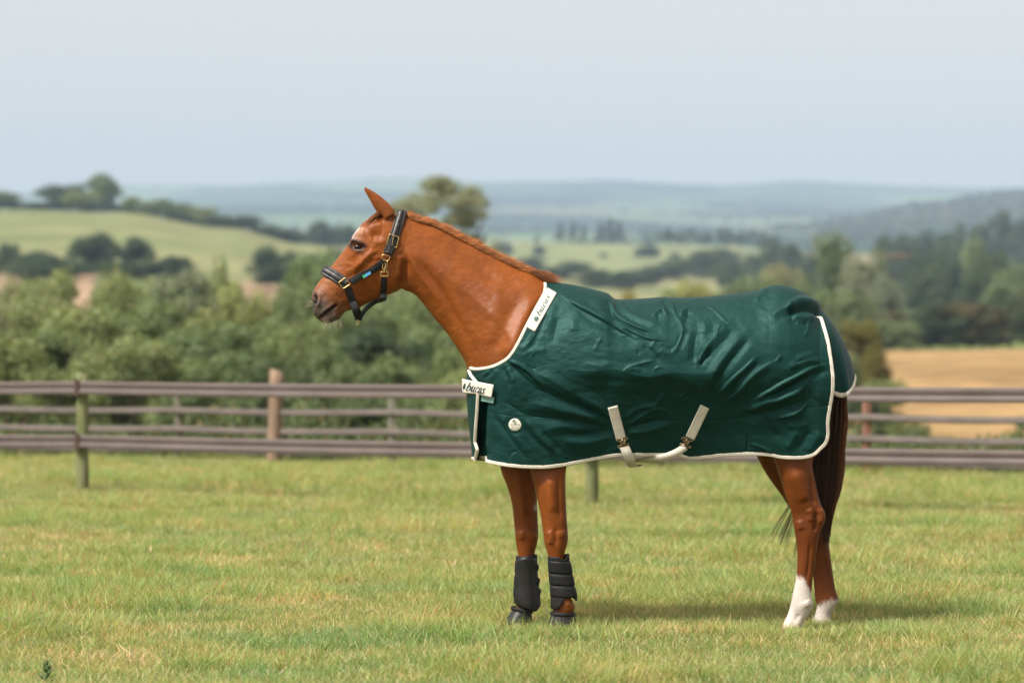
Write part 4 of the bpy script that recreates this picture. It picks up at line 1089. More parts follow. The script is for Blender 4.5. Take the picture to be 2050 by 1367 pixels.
def patch_px(corner, ex, ey, w, h, name, mat, off, nx=24, ny=10, thick=.003, surf=rug_at, flat=True, flare=0.0):
    """rectangular cloth patch: corner px, unit vectors ex, ey (px), w x h px"""
    a, b = np.meshgrid(np.linspace(0, 1, nx), np.linspace(0, 1, ny), indexing='ij')
    q = np.asarray(corner) + a[..., None] * w * np.asarray(ex) + b[..., None] * h * np.asarray(ey)
    P = surf(q[..., 0], q[..., 1], off)
    if flat:                                       # stiff tape: smooth the depth
        A = np.stack([np.ones(a.size), a.ravel(), b.ravel(), (a * a).ravel(), (a * b).ravel(), (b * b).ravel()], -1)
        cf, *_ = np.linalg.lstsq(A, P[..., 1].ravel(), rcond=None)
        res = P[..., 1] - (A @ cf).reshape(a.shape)
        Yd = (A @ cf).reshape(a.shape) + min(0, np.percentile(res, 25)) - flare * b
        P = cam(q[..., 0], q[..., 1], Yd)
    else: Yd = P[..., 1]
    o = fast_mesh(name, P.reshape(-1, 3), grid_faces(nx, ny), mat, None, True)
    sdm = o.modifiers.new('thick', 'SOLIDIFY'); sdm.thickness = thick; sdm.offset = 0
    keep(o, rug)
    ga = np.gradient(P, axis=0); gb = np.gradient(P, axis=1); Nq = np.cross(ga, gb); Nq /= np.linalg.norm(Nq, axis=-1)[..., None] + 1e-12
    Nq = np.where(Nq[..., 1:2] > 0, -Nq, Nq)
    def place(u, v, lift=.0026):                   # u,v in 0..1 of the patch
        ia = np.clip(u, 0, 1) * (nx - 1); ib = np.clip(v, 0, 1) * (ny - 1)
        i0 = np.clip(ia.astype(int), 0, nx - 2); j0 = np.clip(ib.astype(int), 0, ny - 2); fa_ = (ia - i0)[..., None]; fb_ = (ib - j0)[..., None]
        bl = lambda A: (A[i0, j0] * (1 - fa_) + A[i0 + 1, j0] * fa_) * (1 - fb_) + (A[i0, j0 + 1] * (1 - fa_) + A[i0 + 1, j0 + 1] * fa_) * fb_
        return bl(P) + bl(Nq) * lift
    return o, place
def print_on(parent, place, polys, name, mat, sx, sy, ox, oy):
    mbp = MB()
    for Vp, Fp in polys:
        mbp.add(place(ox + Vp[:, 0] * sx, oy - Vp[:, 1] * sy), Fp)
    return keep_sub(mbp.build(name, mat, None, False), parent)
# shoulder tag: runs up along the neckline
ex = np.array([1100 - 1055, 577 - 656], float); ex /= np.linalg.norm(ex); ey = np.array([-ex[1], ex[0]])
tag1, pl1 = patch_px((1053, 655), ex, ey, 88, 20.5, 'brand_patch', tagw, .007, flat=False)
wp, wl = word_polys('bucas')
print_on(tag1, pl1, wp, 'lettering', ink, .135, .36, .36, .70)
print_on(tag1, pl1, shamrock(0, 0, 1), 'shamrock', ink, .105, .40, .265, .52)
# chest tag over the front closure
ex = np.array([60, 10.5]); ex /= np.linalg.norm(ex); ey = np.array([-ex[1], ex[0]])
tag2, pl2 = patch_px((935, 759), ex, ey, 60, 26, 'chest_patch', tagw, .026, flat=False, nx=40)
wp2, wl2 = word_polys('bucas')
print_on(tag2, pl2, wp2, 'lettering', inkd, .158, .42, .18, .80)
print_on(tag2, pl2, shamrock(0, 0, 1), 'shamrock', inkd, .062, .42, .12, .50)
# small care label under the chest tag
o_, plc = patch_px((964, 791), (.985, .17), (-.17, .985), 26, 12, 'care_label', simple_mat('label_teal', (.16, .30, .27), .6, nscale=300, namp=.3), .020)
# round badge
def badge():
    th = np.linspace(0, 2 * np.pi, 48, endpoint=False); rr = np.array([0.01, .55, .93, 1.0, 1.0]); oo = [.0, .0, .0, -.0012, -.004]
    c = (1031, 850); R = 12.6
    y0 = float(rug_at(np.array([c[0]]), np.array([c[1]]), .006)[0, 1])
    P = np.stack([cam(c[0] + R * r * np.cos(th), c[1] + R * r * np.sin(th), y0 - .0 - o) for r, o in zip(rr, [.003, .003, .003, .0018, -.004])], 0)
    b = mesh('badge', P.reshape(-1, 3), grid_faces(5, 48, True).tolist(), simple_mat('badge_cream', (.60, .58, .50), .55, nscale=90, namp=.06)); keep(b, rug)
    def flat_(V, lift=.0040): return cam(c[0] + V[:, 0] * R, c[1] - V[:, 1] * R, y0 - lift)
    def arc(r, a0, a1, w, cx=0, cy=0):
        a = np.radians(np.linspace(a0, a1, 24)); 
        return np.stack([np.stack([cx + (r - w) * np.cos(a), cy + (r - w) * np.sin(a)], -1), np.stack([cx + (r + w) * np.cos(a), cy + (r + w) * np.sin(a)], -1)], 1).reshape(-1, 2), grid_faces(24, 2).tolist()
    ink2 = simple_mat('badge_black', (.02, .02, .018), .6, bump=0); ink3 = simple_mat('badge_green', (.03, .22, .09), .6, bump=0)
    mbk = MB(); 
    for q in (arc(.82, 215, 325, .03), arc(.30, 215, 330, .028, 0, .42), arc(.34, 95, 165, .08, 0, .42)):
        mbk.add(flat_(q[0]), q[1])
    q = np.array([(-.5, .5), (-.32, .42), (-.30, .62)]); mbk.add(flat_(q), [[0, 1, 2]])
    o = mbk.build('ring_print', ink2, None, False); keep_sub(o, b)
    mbk = MB()
    for Vp, Fp in shamrock(0, .44, .26): mbk.add(flat_(Vp), Fp)
    o = mbk.build('leaf_print', ink3, None, False); keep_sub(o, b)
    for txt, size, yy_, wid in (('Greenline', .30, -.06, 1.55), ('protecting nature', .13, -.27, 1.45), ('bucas', .28, -.52, .85)):
        cu = bpy.data.curves.new('t', 'FONT'); cu.body = txt; cu.align_x = 'CENTER'; cu.size = 1.0
        ob = bpy.data.objects.new('t', cu); col.objects.link(ob)
        dgr = bpy.context.evaluated_depsgraph_get(); mt = bpy.data.meshes.new_from_object(ob.evaluated_get(dgr)); bpy.data.objects.remove(ob)
        v2 = np.array([v.co[:2] for v in mt.vertices]); 
        v2[:, 0] *= wid / np.ptp(v2[:, 0]); v2[:, 1] *= size; v2[:, 1] += yy_
        o = mesh('badge_text', flat_(v2), [list(p.vertices) for p in mt.polygons], ink2, None, False); keep_sub(o, b)
badge()

# ---- belly straps
brass = simple_mat('brass', (.50, .37, .16), .32, 1.0, .5, 120, .12, .05)
steel = simple_mat('dull_brass', (.22, .165, .085), .5, 1.0, .5, 120, .2, .05)
def strap_tab(p0, p1, w, off):
    d = np.array(p1, float) - p0; l = np.linalg.norm(d); d /= l; nrm = np.array([-d[1], d[0]])
    o, pl = patch_px(np.array(p0) - nrm * w / 2, d, nrm, l, w, 'strap_tab', tagw, off, 26, 8, .004)
    mbs = MB()                                      # stitching: a box with a cross
    for a, b_ in (((.04, .10), (.04, .90)), ((.33, .08), (.33, .92)), ((.68, .08), (.68, .92)), ((.04, .10), (.96, .10)), ((.04, .90), (.96, .90)), ((.06, .14), (.32, .5)), ((.06, .86), (.32, .5))):
        t_ = np.linspace(0, 1, 12); mbs.tube(pl(a[0] + (b_[0] - a[0]) * t_, a[1] + (b_[1] - a[1]) * t_, .0022), .0006, 4)
    s = mbs.build('stitching', simple_mat('stitch', (.42, .38, .30), .9, bump=0)); keep_sub(s, o)
    return pl
pA = strap_tab((1226.5, 814), (1243.5, 879), 20, .006)
pB = strap_tab((1411, 814), (1381, 877), 19, .006)
def snap(pc, ang, depth, nm='snap_hook'):
    """clip between the two webbing ends: two slotted bars and a swivel hook"""
    m2 = MB(); ca, sa = math.cos(ang), math.sin(ang)
    def q(x, y, z=0): return cam(pc[0] + x * ca - y * sa, pc[1] + x * sa + y * ca, depth - z)
    def lane(pts, r, z=0): m2.tube(np.array([q(*p, z) for p in pts]), r, 7)
    lane([(-11, -7), (11, -7)], .0038); lane([(-11, 6.5), (11, 6.5)], .0036); lane([(-11, -7), (-11, -3), (11, -3), (11, -7)], .0026)
    lane([(0, -6), (0, 5)], .0050, .004); lane([(-4, -2), (-5, 1), (-3, 4), (3, 4), (5, 1), (4, -2)], .0030, .006)
    lane([(-11, 6.5), (-11, 10), (11, 10), (11, 6.5)], .0026)
    o = m2.build(nm, steel); keep(o, rug)
dA = float(rug_at(np.array([1248.]), np.array([884.]), .012)[0, 1]); dB = float(rug_at(np.array([1377.]), np.array([884.]), .012)[0, 1])
snap((1246.5, 884), math.radians(-12), dA); snap((1374, 884), math.radians(14), dB)
def webbing(pts, w, name, wdir):
    """pts: (px,py,depth Y); a flat strap in space with width direction wdir (px vec, depth m)"""
    P = cr([cam(*p) for p in pts], 50)
    wd = np.stack([np.interp(np.linspace(0, 1, 50), np.linspace(0, 1, len(wdir)), [a[k] for a in wdir]) for k in range(3)], -1)
    wd /= np.linalg.norm(wd, axis=1)[:, None]
    A = P + wd * w / 2; B = P - wd * w / 2
    o = fast_mesh(name, np.stack([A, P, B], 1).reshape(-1, 3), grid_faces(50, 3), tagw, None, True)
    sdm = o.modifiers.new('thick', 'SOLIDIFY'); sdm.thickness = .004; sdm.offset = 0
    keep(o, rug)
webbing([(1249, 893, dA), (1256, 908, dA + .004), (1262, 922, dA + .03), (1266, 931, dA + .10), (1272, 934, Y0 - .06), (1280, 930, Y0 + .10)], .047,
        'belly_strap', [(1, 0, .22), (1, 0, .25), (1, .25, .2), (.8, .6, 0), (.7, .7, 0), (.7, .7, 0)])
webbing([(1372, 894, dB), (1357, 904, dB + .004), (1336, 913, dB + .015), (1312, 918, dB + .05), (1285, 921, dB + .13), (1258, 923, Y0 + .02)], .036,
        'belly_strap', [(.6, 0, -.8), (.52, .1, -.85), (.42, .25, -.87), (.34, .6, -.72), (.25, 1, -.4), (.2, 1, -.15)])
# ================================================================ halter
lea = simple_mat('black_leather', (.0075, .0072, .0078), .45, 0, .45, 70, .3, .2, 500)
web = simple_mat('black_webbing', (.0060, .0060, .0064), .65, 0, .3, 200, .3, .5, 900)
halter = empty('halter', (-.68, Y0, 1.6))
tag(halter, 'black padded halter with brass buckles on the chestnut head', 'halter')

def surf_line(pts, off, n):
    """3-D line on the head through pixels; points given as (px,py) on the near side or (px,py,dy) in space"""
    out = []; nr = []
    L = cr([p[:2] for p in pts], n)
    for q in L:
        p, nn = on_body(q[0], q[1], off)
        out.append(p); nr.append(nn)
    idx = [i for i in range(n) if out[i] is not None]
    P = np.array([out[i] if out[i] is not None else out[min(idx, key=lambda j: abs(j - i))] for i in range(n)])
    Nn = np.array([nr[i] if nr[i] is not None else nr[min(idx, key=lambda j: abs(j - i))] for i in range(n)])
    for k in range(3):                      # smooth so that the strap bridges small hollows
        w = 5; pad = np.r_[np.full(w, P[0, k]), P[:, k], np.full(w, P[-1, k])]
        P[:, k] = np.convolve(pad, np.ones(2 * w + 1) / (2 * w + 1), 'valid')
        pad = np.r_[np.full(w, Nn[0, k]), Nn[:, k], np.full(w, Nn[-1, k])]; Nn[:, k] = np.convolve(pad, np.ones(2 * w + 1) / (2 * w + 1), 'valid')
    Q = cam(L[:, 0], L[:, 1], P[:, 1])
    return Q, Nn / np.linalg.norm(Nn, axis=1)[:, None]

def strap(P, Nn, w, th, name, mat, parent, pad=False, thing=None, mirror=False):
    T = np.gradient(P, axis=0); T /= np.linalg.norm(T, axis=1)[:, None] + 1e-12
    S = np.cross(T, Nn); S /= np.linalg.norm(S, axis=1)[:, None] + 1e-12
    Nn = np.cross(S, T); h = w / 2
    prof = [(-h, -th * .4), (-h * 1.0, th * .35), (-h * .90, th * .8), (-h * .74, th * .9), (-h * .68, th * .74), (-h * .60, th * .95), (0, th * 1.05), (h * .60, th * .95), (h * .68, th * .74), (h * .74, th * .9), (h * .90, th * .8), (h, th * .35), (h, -th * .4)]
    if pad: prof = [(-h, -th * .4), (-h * 1.02, th * .3), (-h * .9, th * .7), (-h * .66, th * .8), (-h * .60, th * .55), (-h * .56, th * 1.1), (0, th * 1.35), (h * .56, th * 1.1), (h * .60, th * .55), (h * .66, th * .8), (h * .9, th * .7), (h * 1.02, th * .3), (h, -th * .4)]
    V = np.stack([P + S * a + Nn * b for a, b in prof], 1)
    if mirror: V = V.copy(); V[..., 1] = 2 * Y0 - V[..., 1]
    m = len(prof); k = len(P)
    Fc = grid_faces(k, m, True).tolist() + [list(range(m)), [(k - 1) * m + i for i in range(m)][::-1]]
    o = mesh(name, V.reshape(-1, 3), Fc, mat)
    return keep(o, parent)

def mirror_path(P, Nn, bridge_n=9, lift=None):
    """near-side path whose last point nears the middle plane, closed over to the far side"""
    Pm = P[::-1].copy(); Pm[:, 1] = 2 * Y0 - Pm[:, 1]
    Nm = Nn[::-1].copy(); Nm[:, 1] *= -1
    a, b = P[-1], Pm[0]; t = np.linspace(0, 1, bridge_n + 2)[1:-1]
    mid = a[None] * (1 - t)[:, None] + b[None] * t[:, None]
    bow = np.sin(np.pi * t)[:, None] * (lift if lift is not None else np.zeros(3))
    nm = np.tile((Nn[-1] + Nm[0]) / 2 + np.array(lift if lift is not None else (0, 0, 0)) * 20, (bridge_n, 1)); nm /= np.linalg.norm(nm, axis=1)[:, None]
    return np.vstack([P, mid + bow, Pm]), np.vstack([Nn, nm, Nm])

k_ = 1 / K
# noseband
P, Nn = surf_line([(693, 567), (680, 559), (668, 551), (660, 546.5)], .004, 24)
up_ = np.array([-.012, 0, .012])
tipP = cam(651, 541, Y0 - .018)[None]; P = np.vstack([P, tipP]); Nn = np.vstack([Nn, (Nn[-1] + (-.6, 0, .6)) / 1.3])
P2, N2 = mirror_path(P, Nn, 7, np.array([-.006, 0, .005]))
P2 = cr(P2, 70); N2 = np.stack([np.interp(np.linspace(0, 1, 70), np.linspace(0, 1, len(N2)), N2[:, j]) for j in range(3)], -1)
strap(P2, N2, 21 * k_, .0065, 'noseband', lea, halter, pad=True)
# cheek strap
P, Nn = surf_line([(702, 564), (722, 553), (748, 539), (768, 524)], .004, 40)
strap(P, Nn, 13.5 * k_, .004, 'cheek_strap', web, halter); strap(P, Nn, 13.5 * k_, .004, 'cheek_strap', web, halter, mirror=True)
# headpiece over the poll
P, Nn = surf_line([(776, 508), (781, 497), (786, 482), (792, 466), (797, 450), (801, 436)], .005, 40)
P = np.vstack([P, cam(804, 424.5, Y0 - .030)[None]]); Nn = np.vstack([Nn, [[.1, -.3, .9]]])
P2, N2 = mirror_path(P, Nn, 7, np.array([.0, 0, .005]))
P2 = cr(P2, 110); N2 = np.stack([np.interp(np.linspace(0, 1, 110), np.linspace(0, 1, len(N2)), N2[:, j]) for j in range(3)], -1)
strap(P2, N2, 19.5 * k_, .0055, 'headpiece', lea, halter, pad=True)
# strap end doubled through the buckle, with black dots painting the shade of punched holes
P, Nn = surf_line([(778, 506), (783, 490), (787, 478)], .0105, 20)
strap(P, Nn, 14.5 * k_, .005, 'billet', lea, halter)
hole_shade = simple_mat('hole_shade_black', (.001, .001, .001), .9, bump=0)
for q in ((791, 467), (794.5, 456), (797.5, 445.5), (800, 435)):
    p, nn = on_body(q[0], q[1], .0145)
    if p is not None:
        o = mesh('hole_shade_dot', *ellipsoid(p, (.0040, .0012, .0040), 12, 8), hole_shade); keep(o, halter)
# throat strap, round under the jaw
P, Nn = surf_line([(768.5, 556), (768, 572), (767, 588)], .004, 20)
P = np.vstack([P, cam(766.5, 597, Y0 - .052)[None], cam(766, 600, Y0 - .03)[None]]); Nn = np.vstack([Nn, [[0, -.6, -.6]], [[0, -.1, -1]]])
P2, N2 = mirror_path(P, Nn, 5, np.array([0, 0, -.002]))
P2 = cr(P2, 70); N2 = np.stack([np.interp(np.linspace(0, 1, 70), np.linspace(0, 1, len(N2)), N2[:, j]) for j in range(3)], -1)
strap(P2, N2, 12.5 * k_, .004, 'throat_strap', web, halter)
# chin strap, hanging below the chin
P, Nn = surf_line([(697, 577), (701, 590), (706, 604)], .004, 20)
P = np.vstack([P, cam(712, 620, Y0 - .046)[None], cam(717, 634, Y0 - .022)[None], cam(718, 639, Y0 - .008)[None]]); Nn = np.vstack([Nn, [[-.1, -1, -.1]], [[-.1, -.8, -.5]], [[0, -.3, -.9]]])
P2, N2 = mirror_path(P, Nn, 3, np.array([0, 0, -.001]))
P2 = cr(P2, 80); N2 = np.stack([np.interp(np.linspace(0, 1, 80), np.linspace(0, 1, len(N2)), N2[:, j]) for j in range(3)], -1)
strap(P2, N2, 15 * k_, .0045, 'chin_strap', web, halter)
# connecting strap under the jaw
Pj = cr([cam(767, 600, Y0 - .01), cam(752, 604, Y0 - .012), cam(735, 616, Y0 - .012), cam(724, 630, Y0 - .012), cam(718, 641, Y0 - .012)], 30)
strap(Pj, np.tile([-.35, -.75, -.55], (30, 1)), 9 * k_, .004, 'jaw_strap', web, halter)

def ring_px(pts, depth, r, name, mat=brass, closed=True, tilt=0.0):
    """metal loop through pixel points at a depth (m in front of the middle plane)"""
    L = cr(pts, 60, closed=closed)
    P = cam(L[:, 0], L[:, 1], Y0 - depth - tilt * (L[:, 0] - L[:, 0].mean()))
    V, Fc = tube(P, r, 8, cap=not closed)
    if closed:
        V = V[:-8] if np.allclose(P[0], P[-1], atol=1e-6) else V
        kk = len(V) // 8; Fc = grid_faces(kk, 8, True).tolist() + [[(kk - 1) * 8 + i, (kk - 1) * 8 + (i + 1) % 8, (i + 1) % 8, i] for i in range(8)]
    return keep(mesh(name, V, Fc, mat), halter)
def dep(px, py, off):
    p, _ = on_body(px, py, off); return Y0 - p[1]
def sq(*c): return [p for a, b in zip(c, c[1:] + c[:1]) for p in ((a[0] * .92 + b[0] * .08, a[1] * .92 + b[1] * .08), (a[0] * .5 + b[0] * .5, a[1] * .5 + b[1] * .5), (a[0] * .08 + b[0] * .92, a[1] * .08 + b[1] * .92))]
d1 = dep(694, 568, .010)
ring_px(sq((678, 566), (691, 556), (701, 569), (687, 578)), d1, .0024, 'noseband_ring')
d2 = dep(774, 516, .010)
ring_px([(764, 514), (767, 510), (774, 511), (780, 514), (779, 519), (774, 523), (767, 519)], d2, .0023, 'cheek_ring')
d3 = dep(786, 483, .013)
ring_px(sq((780, 469), (799, 475), (793, 496), (774, 489)), d3, .0027, 'buckle')
ring_px([(788, 472), (786.5, 482), (784.5, 492)], d3 + .004, .0022, 'buckle_tongue', closed=False)
ring_px(sq((762.5, 544.5), (777, 544.5), (776.5, 553), (762.5, 553)), dep(769, 548, .008), .0024, 'throat_buckle')
d4 = dep(770, 532, .009)
ring_px([(767, 540), (766.5, 528), (768.5, 521), (773, 520.5), (775, 526), (773.5, 540)], d4, .0024, 'snap_hook')
ring_px([(769.5, 545), (770, 538), (772, 533), (771, 527)], d4 + .004, .0034, 'snap_gate', closed=False)
ring_px([(717, 638), (719.5, 641), (718, 647), (714.5, 650), (714, 644)], .012, .0020, 'chin_ring')
# little two-colour label on the cheek strap
lm, nt_, b_ = new_mat('halter_label'); 
uvn = N(nt_, 'ShaderNodeTexCoord'); sp = N(nt_, 'ShaderNodeSeparateXYZ'); nt_.links.new(uvn.outputs['Generated'], sp.inputs[0])
rp = ramp(nt_, sp.outputs[0], [(.33, (.02, .30, .12)), (.36, (.06, .25, .48))]); nt_.links.new(rp.outputs[0], b_.inputs['Base Color']); b_.inputs['Roughness'].default_value = .6
pq = np.array([(725, 552), (741, 543), (743, 548), (728, 557.5)]); yy_ = min(on_body(741, 544, .013)[0][1], on_body(727, 553, .013)[0][1])
o = mesh('label_tab', np.vstack([cam(pq[:, 0], pq[:, 1], yy_), cam(pq[:, 0], pq[:, 1], yy_ + .0015)]), [[0, 1, 2, 3], [7, 6, 5, 4], [0, 4, 5, 1], [1, 5, 6, 2], [2, 6, 7, 3], [3, 7, 4, 0]], lm, None, False); keep(o, halter)

# ================================================================ leg boots
neo = simple_mat('boot_neoprene', (.0048, .0048, .0052), .62, 0, .3, 90, .3, .25, 700)
shell_m = simple_mat('boot_shell', (.0052, .0052, .0056), .42, 0, .45, 60, .35, .18, 260)
rub = simple_mat('boot_rubber', (.0080, .0085, .0095), .36, 0, .5, 50, .3, .12, 300)
edgem = simple_mat('boot_edge', (.014, .014, .014), .7, 0, .3, bump=.1)

def leg_shell(rows, dy, top, bot, name, mat, parent, out=0.0, n=56, m=34, a0=0, a1=360, sub=None):
    """rows: (left px, right px, py, half depth) outline of the boot; top/bot: functions of angle (deg) -> py"""
    A = np.array(rows, float); o_ = np.argsort(A[:, 2]); A = A[o_]
    ang = np.radians(np.linspace(a0, a1, n)); closed = abs(a1 - a0) >= 359.9
    if closed: ang = ang[:-1]
    V = []
    for j in range(m):
        v = j / (m - 1)
        py = np.array([top(math.degrees(a)) * (1 - v) + bot(math.degrees(a)) * v for a in ang])
        l = np.interp(py, A[:, 2], A[:, 0]); r = np.interp(py, A[:, 2], A[:, 1]); hd = np.interp(py, A[:, 2], A[:, 3])
        e = out * (1 if 0 < j < m - 1 else .35)
        c = (l + r) / 2; rx = (r - l) / 2
        P = cam(c + (rx + e * K) * np.cos(ang), py, Y0 + dy); P[:, 1] += (hd + e) * np.sin(ang); V.append(P)
    V = np.array(V); nn = V.shape[1]
    o = mesh(name, V.reshape(-1, 3), grid_faces(m, nn, closed).tolist(), mat)
    sdm = o.modifiers.new('t', 'SOLIDIFY'); sdm.thickness = .0045; sdm.offset = -1
    keep(o, parent)
    return V
def boot_near():
    b = empty('brushing_boot', tuple(cam(1122, 1262, Y0 - LDY)))
    tag(b, 'black brushing boot on the near foreleg, three wide straps fastened round it', 'leg boot', 'leg boots')
    R = [(1097, 1138, 1100, .047), (1098, 1138, 1115, .046), (1100, 1143, 1143, .041), (1102.6, 1148, 1171, .041), (1104, 1153, 1194, .045), (1104, 1154, 1211, .048), (1106, 1152, 1224, .046)]
    top = lambda a: 1113 - 5 * max(0, math.cos(math.radians(a))) + 8 * math.exp(-((a - 300) / 22) ** 2)
    def bot(a): 
        c = math.cos(math.radians(a)); s = math.sin(math.radians(a))
        return np.interp(c, [-1, -.75, -.3, .2, .6, 1], [1212, 1221, 1211, 1192, 1190, 1199]) + (4 if s > 0 else 0)
    leg_shell(R, -LDY, top, bot, 'sleeve', neo, b)
    for y0, y1 in ((1123, 1147), (1149.5, 1170.5), (1173, 1194)):
        sl = lambda a, y=y0: y + 1.5 * math.cos(math.radians(a)); sl2 = lambda a, y=y1: y + 1.5 * math.cos(math.radians(a))
        leg_shell(R, -LDY, sl, sl2, 'boot_strap', neo, b, out=.0022, m=8)
        leg_shell(R, -LDY, lambda a: sl(a) + .5, lambda a: sl2(a) - .5, 'strap_end', edgem if False else neo, b, out=.0042, m=8, n=18, a0=305, a1=356)
    V = leg_shell(R, -LDY, bot, lambda a: bot(a) - 3.0, 'edge_binding', edgem, b, out=.002, m=5)
    return b
def boot_far():
    b = empty('brushing_boot', tuple(cam(1050, 1256, Y0 + LDY)))
    tag(b, 'black brushing boot on the far foreleg showing its smooth moulded strike pad', 'leg boot', 'leg boots')
    R = [(1035, 1073.5, 1105, .047), (1033, 1074.5, 1142, .041), (1031.5, 1077, 1170, .041), (1030, 1080, 1195, .046), (1031.5, 1081, 1208, .048), (1036, 1078, 1224, .046)]
    top = lambda a: 1111 - 2 * math.cos(math.radians(a))
    bot = lambda a: np.interp(math.cos(math.radians(a)), [-1, -.7, -.2, .4, .8, 1], [1206, 1212, 1218, 1222.5, 1221, 1212])
    leg_shell(R, LDY, top, bot, 'sleeve', neo, b)
    leg_shell(R, LDY, lambda a: 1118 - 4 * math.sin(math.radians((a - 215) * 180 / 110)), lambda a: bot(a) - 2, 'strike_pad', shell_m, b, out=.006, n=30, a0=215, a1=325)
    for y0 in (1123, 1150, 1171):
        leg_shell(R, LDY, lambda a: y0 + 0., lambda a: y0 + 22., 'boot_strap', neo, b, out=.0035, m=7, n=14, a0=150, a1=228)
        leg_shell(R, LDY, lambda a, y=y0: y + 11 - 10 * math.cos(math.radians((a - 318) / 32 * 90)), lambda a, y=y0: y + 11 + 11 * math.cos(math.radians((a - 318) / 32 * 90)), 'strap_tip', neo, b, out=.009, m=8, n=14, a0=318, a1=349)
    leg_shell(R, LDY, bot, lambda a: bot(a) - 2.5, 'edge_binding', edgem, b, out=.002, m=5)
    return b
boot_near(); boot_far()
def bell(rows, dy, label, slant):
    b = empty('bell_boot', tuple(cam((rows[-1][0] + rows[-1][1]) / 2, rows[-1][2], Y0 + dy)))
    tag(b, label, 'bell boot', 'bell boots')
    A = np.array(rows, float)
    top = lambda a: A[0, 2] + slant * math.cos(math.radians(a)); bot = lambda a: A[-1, 2] - (0 if math.sin(math.radians(a)) < 0 else 4)
    R2 = [(rows[0][0] - 1, rows[0][1] + 1, rows[0][2] - 12, rows[0][3])] + list(rows) + [(rows[-1][0] - 1, rows[-1][1] + 1, rows[-1][2] + 10, rows[-1][3])]
    leg_shell(R2, dy, top, bot, 'cup', rub, b, n=60, m=20)
    leg_shell(R2, dy, lambda a: top(a) - 3.5, lambda a: top(a) + 2.0, 'padded_rim', neo, b, out=.006, m=8)
    leg_shell(R2, dy, lambda a: top(a) + 5, lambda a: bot(a) - 4, 'closure_tab', neo, b, out=.004, m=8, n=12, a0=325 if dy < 0 else 318, a1=352)
bell([(1106, 1148, 1229, .047), (1103, 1149, 1238, .052), (1100, 1150, 1247, .056), (1097, 1152, 1262, .060)], -LDY, 'black rubber bell boot on the near fore hoof, half sunk in grass', 1.0)
bell([(1027, 1063, 1221, .045), (1020, 1062, 1231, .052), (1013, 1062, 1241, .058), (1006, 1064, 1256, .062)], LDY, 'black rubber bell boot on the far fore hoof, its sloping front showing', 3.5)
# ================================================================ fences
def wood_mat(name, c1, c2, c3, zscale=3.0):
    m, nt, b = new_mat(name)
    tc = N(nt, 'ShaderNodeTexCoord'); mp = N(nt, 'ShaderNodeMapping'); mp.inputs['Scale'].default_value = (28, 28, zscale)
    nt.links.new(tc.outputs['Object'], mp.inputs[0])
    a = N(nt, 'ShaderNodeTexNoise', Scale=1.0, Detail=6.0); nt.links.new(mp.outputs[0], a.inputs[0])
    r = ramp(nt, a.outputs[0], [(.3, c1), (.5, c2), (.7, c3)]); nt.links.new(r.outputs[0], b.inputs['Base Color'])
    b.inputs['Roughness'].default_value = .85; b.inputs['Specular IOR Level'].default_value = .2
    bp = N(nt, 'ShaderNodeBump', Strength=.5, Distance=.006); nt.links.new(a.outputs[0], bp.inputs['Height']); nt.links.new(bp.outputs[0], b.inputs['Normal'])
    return m
greenpost = wood_mat('mossy_post', (.075, .085, .038), (.14, .155, .065), (.19, .18, .12))
brownpost = wood_mat('timber_post', (.15, .10, .068), (.21, .145, .10), (.25, .18, .13))
greypost = wood_mat('grey_post', (.13, .12, .095), (.20, .185, .15), (.24, .22, .19))
redpost = wood_mat('red_post', (.16, .075, .05), (.22, .11, .075), (.26, .15, .11))
railm = simple_mat('brown_rail', (.094, .073, .066), .6, 0, .3, 3, .16, .2, 60)
raild = simple_mat('weathered_rail', (.108, .091, .082), .75, 0, .25, 4, .2, .3, 60)
bracket = simple_mat('rail_bracket', (.075, .045, .035), .7, 0, .3, 20, .2, .1)

